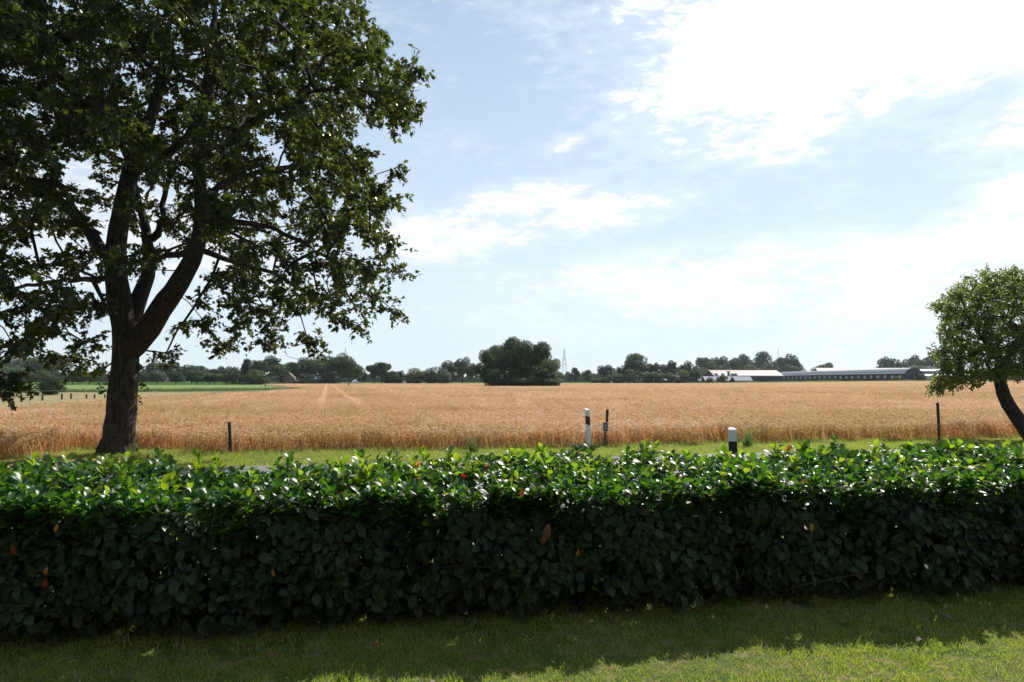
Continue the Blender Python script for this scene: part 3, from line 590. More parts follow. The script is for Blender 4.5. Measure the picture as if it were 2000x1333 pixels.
# the photograph's taller sprouts at their own places: (px, py of tip, depth fraction)
for px, py, sf in ((430, 888, .75), (395, 880, .8), (690, 884, .9), (825, 876, .95), (870, 882, .95), (1010, 880, .95), (1135, 892, .9), (1230, 898, .9), (1425, 876, .8), (1470, 884, .9), (1570, 862, .85), (1600, 895, .9), (1870, 862, .9), (1950, 858, .9), (1745, 880, .9), (60, 900, .9), (170, 905, .9)):
    x_ = 0.0
    for _ in range(6): yy = hf(x_) + (hb(x_) - hf(x_)) * sf; x_ = at_d(px, py, yy)[0]
    zt = at_d(px, py, yy)[2]; shoots(a_, [x_], [yy], [zt - .16], rng, [2], (6, 8), (.09, .12), 1.5, stm, .12)
fo = a_.build('foliage', ['laurel', 'laurel_old_shaded', 'laurel_new'], hedge, HL)
for i in range(90):
    x_ = rng.uniform(HX0, HX1); y_ = hf(x_) + rng.uniform(.25, .9); stm.tube([(x_, y_, 0), (x_ + rng.normal(0, .05), y_ + rng.normal(0, .05), .35), (x_ + rng.normal(0, .15), y_ + rng.normal(0, .15), .8)], [.022, .016, .008], 6)
for i in range(160):
    x_ = rng.uniform(HX0, HX1); y_ = hf(x_) + rng.uniform(.0, .6); z_ = rng.uniform(.08, .5); stm.tube([(x_, y_, z_), (x_ + rng.normal(0, .15), y_ + rng.normal(0, .12), z_ + .12), (x_ + rng.normal(0, .3), y_ + rng.normal(0, .2), z_ + .2)], [.008, .006, .003], 4)
stm.build('stems', ['twig'], hedge, HL)
# coloured sprigs and single withered leaves, each a part of the hedge
def hedge_y(px, py, sf):
    x_ = 0.0
    for _ in range(8): yy = hf(x_) + (hb(x_) - hf(x_)) * sf; x_ = at_d(px, py, yy)[0]
    return at_d(px, py, yy)
for nm, px, py, sf, mname, k, sz in (('red_sprig', 900, 928, .55, 'red_leaf', 12, .055), ('orange_sprig', 817, 905, .75, 'orange_leaf', 5, .06), ('orange_sprig', 980, 903, .8, 'orange_leaf', 6, .065), ('orange_sprig', 1002, 909, .7, 'orange_leaf', 5, .055), ('orange_sprig', 815, 936, .4, 'orange_leaf', 4, .055),
                                    ('orange_sprig', 666, 965, .12, 'orange_leaf', 4, .05), ('orange_sprig', 1537, 873, .8, 'orange_leaf', 6, .06), ('orange_sprig', 950, 912, .75, 'orange_leaf', 4, .05), ('yellow_sprig', 1568, 868, .8, 'laurel_new', 8, .12), ('brown_sprig', 1570, 935, .1, 'dead_leaf', 5, .06), ('yellow_sprig', 830, 868, .95, 'orange_leaf', 3, .05)):
    b_ = Acc(); p_ = hedge_y(px, py, sf); D_ = rdir(rng, k); D_[:, 2] = np.abs(D_[:, 2]) + .5; stamp(b_, LAU_V, LAU_F, p_ + rng.normal(size=(k, 3)) * sz * .08 - [0, .03, sz * .6], frames(D_, rdir(rng, k) + [0, -1, .5]), sz * rng.uniform(.7, 1.2, k), 0, rng.uniform(0, 1, k), True)
    b_.build(nm, [mname], hedge, HL)
for px, py, mname, sz in ((1072, 1040, 'dead_leaf', .12), (1065, 1052, 'dead_leaf', .09), (88, 1140, 'red_leaf', .06), (25, 1075, 'red_leaf', .06), (92, 1115, 'orange_leaf', .05), (532, 1120, 'orange_leaf', .05), (1585, 1030, 'orange_leaf', .06), (1020, 962, 'dead_leaf', .07), (113, 1032, 'orange_leaf', .05), (1130, 1080, 'orange_leaf', .05)):
    p_ = hedge_y(px, py, -.12); b_ = Acc(); stamp(b_, LAU_V, LAU_F, p_[None] + [[0, 0, sz * .5]], frames(np.array([[rng.normal(0, .2), -.2, -1.0]]), np.array([[rng.normal(0, .3), -1, .3]])), [sz], 0, np.array([.5]), True)
    b_.build('withered_leaf', [mname], hedge, HL)
# fallen leaves on the lawn under the hedge
fall = [(483, 1262, 'brown leaf lying left of centre in the shaded grass', .075), (545, 1243, 'orange brown leaf standing in the grass at the hedge foot', .08), (541, 1280, 'small curled brown leaf on the dark lawn', .06), (1862, 1212, 'pale grey dead leaf on the shaded lawn at right', .09), (1475, 1187, 'brown leaf at the foot of the hedge right of centre', .08), (1350, 1195, 'reddish brown leaf against the hedge foot', .07), (1630, 1196, 'small brown leaf in the shade right of centre', .05), (745, 1262, 'dull brown leaf on the shaded lawn near the middle', .07), (1788, 1252, 'pale leaf at the edge of the lawn shadow', .06), (850, 1331, 'white pebble-like leaf at the bottom edge of the lawn', .05)]
for px, py, lab, sz in fall:
    p_ = at_z(px, py, .05); b_ = Acc(); V_ = np.array(LAU_V) * sz; V_[:, 2] += .25 * V_[:, 0] ** 2 / sz * 4; th = rng.uniform(0, 6.28); Rm = frames(np.array([[math.cos(th), math.sin(th), .15]]), np.array([[.1, -.3, 1]]))
    stamp(b_, V_, LAU_F, p_[None], Rm, [1.0], 0, np.array([.8]), True); o = b_.build('fallen_leaf', ['dead_leaf' if 'pale' not in lab and 'white' not in lab else 'stake'], None, p_); tag(o, lab, 'leaf', 'fallen leaves on the lawn')

# ------------------------------------------------------------------ big maple on the verge
rng = np.random.default_rng(3)
def limb_nodes(specs, y0):
    """specs: list of (name, parent_name, parent_index, [(px, py, width_px, depth_offset)...]) traced limbs, kept as real 3-D points"""
    nodes = []; idx = {}
    for nm, pn, pi, pts_ in specs:
        lst = []
        prev = None if pn is None else idx[pn][pi]; sp = None if prev is None else nodes[prev]
        P_ = []; R_ = []
        for px, py, wd, dy in pts_:
            d_ = y0 + dy; P_.append(at_d(px, py, d_)); R_.append(wd / F * d_ / 2)
        if prev is not None: P_.insert(0, sp[0]); R_.insert(0, min(sp[2], R_[0] * 1.15))
        P_ = np.array(P_); R_ = np.array(R_)
        # catmull-like resample
        seg = np.linalg.norm(np.diff(P_, axis=0), axis=1); tt = np.concatenate([[0], np.cumsum(seg)]); m_ = max(3, int(tt[-1] / .28)); q = np.linspace(0, tt[-1], m_)
        C_ = np.stack([np.interp(q, tt, P_[:, i]) for i in range(3)], 1); Rr = np.interp(q, tt, R_)
        for _ in range(3): C_[1:-1] = (C_[:-2] + 2 * C_[1:-1] + C_[2:]) / 4
        start = 0 if prev is None else 1; last = -1 if prev is None else prev
        keys = [int(round(np.interp(x_, q, np.arange(m_)))) for x_ in tt]
        mp = {0: prev}
        for j in range(start, m_):
            w_ = rng.normal(size=3) * .02 * (Rr[j] < .12); nodes.append((C_[j] + w_, last, Rr[j])); last = len(nodes) - 1; mp[j] = last
        ks = keys if prev is None else keys[1:]
        idx[nm] = [mp[k] for k in ks]
    return nodes
base = at_z(229, 888); MY = base[1]
SP = [('t', None, 0, [(229, 892, 70, 0), (230, 880, 62, 0), (234, 840, 56, 0), (238, 790, 55, 0), (243, 740, 58, 0), (246, 700, 64, 0), (247, 660, 66, .0)]),
      ('L', 't', 6, [(240, 625, 54, 0), (232, 580, 50, -.1), (226, 530, 46, -.2), (224, 490, 44, -.3), (232, 440, 38, -.3), (245, 380, 36, -.4), (258, 320, 33, -.4), (275, 280, 28, -.3), (300, 220, 22, -.2), (318, 140, 17, -.2), (322, 40, 12, 0), (330, -80, 9, .3), (340, -160, 6, .3)]),
      ('La', 'L', 3, [(200, 500, 26, .3), (180, 455, 24, .6), (140, 410, 21, 1.0), (90, 375, 17, 1.4), (40, 350, 13, 1.6), (-60, 330, 10, 2.0), (-180, 330, 7, 2.2)]),
      ('La2', 'La', 3, [(60, 345, 9, .6), (0, 270, 8, .2), (-80, 200, 6, 0)]),
      ('Lb', 'L', 6, [(280, 340, 18, -.8), (320, 305, 15, -1.3), (370, 265, 13, -1.8), (400, 210, 10, -2.2), (420, 130, 8, -2.4)]),
      ('Lc', 'L', 7, [(215, 270, 16, -1.0), (160, 200, 13, -1.8), (90, 120, 10, -2.5), (30, 60, 8, -3)]),
      ('Ld', 'L', 9, [(290, 130, 11, .6), (240, 60, 9, 1.0), (200, -30, 7, 1.5)]),
      ('M', 't', 6, [(262, 600, 34, .3), (285, 555, 27, .6), (298, 520, 24, .8), (288, 470, 19, 1.1), (275, 420, 15, 1.4), (262, 360, 11, 1.9), (240, 280, 9, 2.4), (210, 180, 7, 3)]),
      ('Ma', 'M', 3, [(308, 480, 14, 1.0), (316, 420, 11, 1.3), (330, 340, 9, 1.6), (345, 240, 7, 2)]),
      ('R', 't', 5, [(278, 665, 46, -.1), (300, 625, 44, -.3), (330, 580, 40, -.5), (362, 540, 36, -.7), (385, 490, 32, -.8), (397, 440, 28, -.9), (392, 380, 24, -.9), (386, 320, 22, -.9), (396, 240, 17, -.9), (402, 160, 14, -1), (415, 60, 11, -1.2), (430, -60, 8, -1.2)]),
      ('Ra', 'R', 4, [(340, 500, 13, .4), (310, 505, 10, 1.2), (280, 490, 7, 2.2)]),
      ('Rb', 'R', 5, [(450, 430, 13, -1.6), (520, 440, 10, -2.0), (590, 470, 8, -2.4), (660, 520, 6, -2.6)]),
      ('Rc', 'R', 4, [(440, 510, 11, -.2), (500, 522, 9, .2), (560, 545, 7, .6), (620, 590, 5, .8)]),
      ('Rd', 'R', 7, [(430, 290, 15, -1.6), (500, 230, 12, -2.2), (590, 190, 10, -2.8), (670, 160, 8, -3.2), (740, 190, 5, -3.4)]),
      ('Re', 'R', 6, [(450, 350, 12, .4), (530, 330, 10, 1.3), (620, 320, 8, 2.2), (690, 330, 6, 3)]),
      ('Rf', 'R', 9, [(460, 110, 10, -.4), (540, 60, 8, 0), (620, 20, 6, .3)]),
      ('Ll', 'L', 2, [(180, 545, 11, .6), (120, 548, 9, 1.2), (50, 560, 7, 1.8), (-50, 570, 6, 2.2)])]
skel = limb_nodes(SP, MY)
SIL = [(692, -60), (710, 0), (738, 42), (700, 60), (745, 75), (770, 110), (822, 128), (812, 175), (828, 225), (800, 252), (752, 222), (700, 232), (735, 285), (762, 345), (775, 400), (758, 425), (775, 445), (768, 500), (788, 540), (750, 555), (776, 608), (735, 602), (700, 642), (655, 612), (640, 640), (620, 680), (585, 668), (560, 620), (548, 668), (505, 672), (480, 640), (446, 692), (395, 655), (360, 640), (336, 700), (300, 695), (275, 640), (245, 600),
       (205, 640), (210, 742), (190, 750), (180, 700), (150, 740), (118, 722), (128, 690), (90, 672), (60, 700), (92, 705), (70, 720), (38, 700), (20, 690), (0, 705), (-60, 720), (-500, 690), (-900, 300), (-700, -500), (-200, -900), (300, -900), (640, -500)]
cc = np.array([-8.9, MY - .1, 8.6]); rr = np.array([8.2, 6.2, 7.6]); n = 60000
Q = rng.uniform(-1, 1, (n, 3)); rad_ = np.linalg.norm(Q, axis=1); Q = Q[(rad_ < 1) & (rng.uniform(size=n) < .22 + .78 * rad_ ** 2)]; Q = cc + Q * rr
px, py = proj(Q); Q = Q[inpoly(px, py, SIL) & inpoly(px + 26, py, SIL) & inpoly(px, py + 9, SIL) & inpoly(px + 14, py - 14, SIL) & (Q[:, 2] > 2.3) & (Q[:, 0] > -18)]
# thin with a minimum distance
def thin(Q, dmin, nmax, rng):
    keep = []; arr = np.zeros((nmax, 3)); k = 0
    for q in Q:
        if k == 0 or np.min(np.sum((arr[:k] - q) ** 2, 1)) > dmin * dmin: arr[k] = q; k += 1
        if k >= nmax: break
    return arr[:k]
Q = thin(Q, .52, 2000, rng)
px, py = proj(Q)
# a looser lower left where the sky shows through
u_ = rng.uniform(size=len(Q)); lo = ((px < 330) & (py > 330) & (u_ < .42)) | ((px > 150) & (px < 440) & (py > 330) & (Q[:, 1] < MY + .6) & (u_ < .80)) | ((Q[:, 1] > MY + 1.2) & (Q[:, 2] < 6.2)) ; Q = Q[~lo]
# hanging sprays just left of the crown and the sprigs low on the trunk
for _ in range(20):
    hc = cc + rng.uniform(-1, 1, 3) * rr * .85; ppx, ppy = proj(hc[None]); dpx = np.hypot(proj(Q)[0] - ppx, proj(Q)[1] - ppy); Q = Q[~((dpx < 36) & (ppx < 620) & (rng.uniform(size=len(Q)) < .8))]
edge = []
for ex_, ey_, dz in [(15, 745, -2.5), (10, 760, -2.5), (20, 735, -2.3), (-20, 720, -2), (160, 715, 1), (150, 700, 1), (110, 695, .5), (200, 722, .6), (815, 130, -2.9), (800, 215, -3), (775, 235, -3), (780, 180, -3), (768, 470, -1.5), (775, 535, -1), (760, 600, -.5), (700, 632, 0), (655, 620, 0), (625, 665, .4), (600, 660, .4), (540, 655, 1), (515, 662, 1), (442, 680, 1.5), (430, 668, 1.5), (325, 690, 1), (768, 390, -2), (770, 330, 0), (740, 60, -1), (730, 100, -2)]:
    edge.append(at_d(ex_, ey_, MY + dz))
Q = np.concatenate([Q, np.array(edge)])
Pn, par, r_, tips = grow(skel, Q, rng, .4, .0075, 2.2, .10, lambda q: q[0][2] > 3.1)
mroot = empty('maple_tree', base, 'large maple with dark trunk forking into two limbs on the roadside verge', 'tree')
a_ = Acc(); tubes(a_, Pn, par, r_, rng, 0, 0, .035)
for k in range(9):   # root flare
    th = k * .7; d_ = np.array([math.cos(th), math.sin(th), 0]); a_.tube([base + d_ * .27 + [0, 0, .36], base + d_ * .34 + [0, 0, .12], base + d_ * (.40 + .03 * (k % 3)) - [0, 0, .08]], [.08, .085, .05], 7, 0)
for zz, th, rr_ in ((1.15, 2.9, .09), (1.9, .1, .11), (2.35, .35, .08), (1.55, -.4, .07)):   # burrs
    c_ = skel[int(zz / .28)][0]; a_.tube([c_ + [math.cos(th) * .26, math.sin(th) * .26, -.12], c_ + [math.cos(th) * .33, math.sin(th) * .33, 0], c_ + [math.cos(th) * .26, math.sin(th) * .26, .12]], [.03, rr_, .03], 8)
a_.build('trunk', ['bark'], mroot, base)
a_ = Acc(); leafy(a_, Pn[tips], rng, MAPLE_V, MAPLE_F, 8, 15, .42, .122, 0, 1, .35)
sprig = np.array([at_d(x_, y_, MY - .3) for x_, y_ in ((268, 858), (274, 868), (270, 880), (272, 782), (268, 795), (276, 776), (282, 752), (290, 757), (275, 748), (205, 750), (204, 763), (195, 871), (345 - 80, 872))])
leafy(a_, sprig, rng, MAPLE_V, MAPLE_F, 2, 3, .12, .085, 0, 1, .3, .006)
a_.build('crown', ['maple', 'twig'], mroot, base)

# ------------------------------------------------------------------ small leaning fruit tree, right
rng = np.random.default_rng(9)
AY = at_z(2015, 862)[1]; abase = at_z(2022, 866); abase[2] = 0
SP = [('t', None, 0, [(2024, 868, 30, 0), (2008, 845, 27, 0), (1985, 815, 25, 0), (1962, 785, 24, 0), (1948, 755, 22, 0), (1950, 725, 20, 0), (1956, 705, 20, 0)]),
      ('a', 't', 6, [(1945, 698, 14, -.1), (1930, 685, 11, -.2), (1915, 650, 8, -.4), (1890, 620, 5, -.5)]),
      ('b', 't', 6, [(1975, 685, 17, .1), (2000, 660, 14, .2), (2020, 620, 10, .3), (2030, 580, 6, .3)]),
      ('c', 'a', 1, [(1900, 690, 6, .2), (1870, 700, 4, .4)]), ('d', 'b', 1, [(1960, 640, 9, .5), (1950, 590, 6, .7), (1940, 555, 4, .7)]), ('e', 'b', 1, [(2040, 670, 9, -.3), (2080, 680, 6, -.5)])]
skel = limb_nodes(SP, AY)
SIL2 = [(1822, 598), (1832, 585), (1860, 565), (1885, 540), (1925, 522), (1955, 528), (1975, 520), (1998, 530), (2040, 525), (2090, 560), (2130, 620), (2140, 700), (2100, 745), (2040, 735), (1995, 728), (1985, 745), (1960, 720), (1938, 752), (1925, 738), (1905, 757), (1898, 735), (1865, 752), (1845, 760), (1820, 768), (1822, 735), (1835, 715), (1822, 690), (1838, 672), (1835, 640), (1842, 615)]
c0 = at_d(1975, 640, AY); n = 30000; Q = rng.uniform(-1, 1, (n, 3)); rad_ = np.linalg.norm(Q, axis=1); Q = Q[(rad_ < 1) & (rng.uniform(size=n) < .3 + .7 * rad_ ** 2)]; Q = c0 + Q * np.array([3.3, 2.2, 3.1])
px, py = proj(Q); Q = Q[inpoly(px, py, SIL2) & inpoly(px - 6, py, SIL2) & inpoly(px, py - 6, SIL2)]; Q = thin(Q, .30, 700, rng)
hole = np.linalg.norm((Q[:, None] - (c0 + rng.uniform(-1, 1, (18, 3)) * np.array([2.0, 1.4, 1.6]))[None]), axis=2).min(1) < .42; Q = Q[~hole]
Q = np.concatenate([Q, np.array([at_d(1826, 600, AY), at_d(1835, 592, AY), at_d(1822, 752, AY - .3), at_d(1828, 762, AY - .3), at_d(1905, 750, AY), at_d(1975, 528, AY), at_d(1828, 690, AY)])])
Pn, par, r_, tips = grow(skel, Q, rng, .3, .005, 2.2, .10, lambda q: q[0][2] > 2.1)
aroot = empty('fruit_tree', abase, 'small leaning fruit tree with crooked trunk at the right edge', 'tree')
a_ = Acc(); tubes(a_, Pn, par, r_, rng, 0, 0, .03); a_.build('trunk', ['bark'], aroot, abase)
a_ = Acc(); leafy(a_, Pn[tips], rng, OVAL_V, OVAL_F, 6, 13, .25, .082, 0, 1, .15, .003)
sprig = np.array([at_d(x_, y_, AY - .1) for x_, y_ in ((1985, 790), (1990, 800), (1982, 795))]); leafy(a_, sprig, rng, OVAL_V, OVAL_F, 2, 5, .2, .05, 0, 1, .1)
a_.build('crown', ['apple', 'twig'], aroot, abase)

# ------------------------------------------------------------------ distant trees
def far_crown(seed, kind, nf, size):
    rg = np.random.default_rng(seed); a_ = Acc(); q = []
    if kind == 'round': z0, c_, R, nl, lr = .12, .58, (.50, .50, .42), 26, .17
    elif kind == 'open': z0, c_, R, nl, lr = .2, .62, (.50, .50, .38), 30, .125
    elif kind == 'tall': z0, c_, R, nl, lr = .1, .55, (.50, .50, .46), 24, .17
    elif kind == 'bush': z0, c_, R, nl, lr = 0, .42, (.50, .50, .52), 24, .19
    elif kind == 'column': z0, c_, R, nl, lr = .18, .60, (.5, .5, .42), 20, .18
    else: z0, c_, R, nl, lr = .1, .5, (.5, .5, .5), 24, .15
    lobes = []
    for i in range(nl):
        if kind == 'conifer':
            zc = .16 + .80 * (i / nl); rr_ = .42 * (1 - zc) ** .8 + .03; th = rg.uniform(0, 6.28); lobes.append((np.array([math.cos(th) * rr_ * .75, math.sin(th) * rr_ * .75, zc]), .07 + rr_ * .36)); continue
        d = rdir(rg, 1)[0]; rad = rg.uniform(.45, .86); p_ = np.array([0, 0, c_]) + d * np.array(R) * rad; lobes.append((p_, 1.14 * lr * rg.uniform(.7, 1.3)))
    wts = np.array([l[1] ** 2 for l in lobes]); wts /= wts.sum(); cn = rg.multinomial(nf, wts)
    for (p_, lr_), k in zip(lobes, cn):
        d = rdir(rg, k); rr_ = lr_ * rg.uniform(.55, 1.08, k) ** .6; pos = p_ + d * rr_[:, None] * np.array([1, 1, .8]); N_ = unit(d + rdir(rg, k) * .7 + [0, 0, .25]); D_ = rdir(rg, k)
        ok = pos[:, 2] > .02; stamp(a_, [(-.5, -.5, 0), (.5, -.35, .08), (.45, .5, 0), (-.4, .45, -.1)], [(0, 1, 2, 3)], pos[ok], frames(D_[ok], N_[ok]), size * rg.uniform(.6, 1.3, ok.sum()), 0, np.clip(rg.uniform(0, 1, ok.sum()) * .6 + rg.uniform(0, .4), 0, 1))
    t_ = Acc(); Tg = np.array([l[0] for l in lobes]); th_ = z0 + .12 if kind != 'conifer' else .9
    sk = [(np.array([0, 0, 0.]), -1, .040)] + [(np.array([rg.normal(0, .01), rg.normal(0, .01), th_ * (j + 1) / 4]), j, .034 - .004 * j) for j in range(4)]
    P_, pr_, rr_, _t = grow(sk, Tg, rg, .10, .006, 2.1, .05, lambda q: q[0][2] > .05); tubes(t_, P_, pr_, rr_, rg)
    return a_, t_
PROTO = {}
def proto(kind, var, matn, hi=False):
    key = (kind, var, matn, hi)
    if key not in PROTO:
        a_, t_ = far_crown(hash((kind, var)) % 1000 if False else sum(map(ord, kind)) * 7 + var * 31, kind, 10000 if hi else 4600, .026 if hi else .040)
        cr = a_.build('crown', [matn]); tr = t_.build('trunk', ['bark']); PROTO[key] = (cr.data, tr.data); bpy.data.objects.remove(cr); bpy.data.objects.remove(tr)
    return PROTO[key]
rt = random.Random(4)
def far_tree(px, top, wpx, D, kind, matn, label, name='tree', cat='tree', group=None, hi=False, base_z=None):
    X_ = (px - 1000) / F * D; z0 = float(terr(X_, D)) if base_z is None else base_z
    zt = at_d(px, top, D)[2]; h = (zt - z0) * 1.03; wd = wpx / F * D * 1.04
    o = empty(name, (X_, D, z0), label, cat, group, rt.uniform(0, 6.28))
    cm, tm = proto(kind, rt.randrange(3), matn, hi)
    for nm, me in (('crown', cm), ('trunk', tm)):
        if kind == 'bush' and nm == 'trunk': continue
        c_ = bpy.data.objects.new(nm, me); S.collection.objects.link(c_); c_.parent = o; s_ = wd if nm == 'crown' else wd
        c_.scale = (wd, wd, h)
    if kind == 'bush':
        c_ = bpy.data.objects.new('stem', tm); S.collection.objects.link(c_); c_.parent = o; c_.scale = (wd, wd, h)
    return o
G1 = 'avenue trees along the far edge of the pasture'; G2 = 'tall trees behind the maize'; G3 = 'trees of the copse standing in the barley'; G4 = 'trees along the far field edge'; G5 = 'shrubs on the far field edge'; G6 = 'wood behind the barns'; G7 = 'farmyard trees'
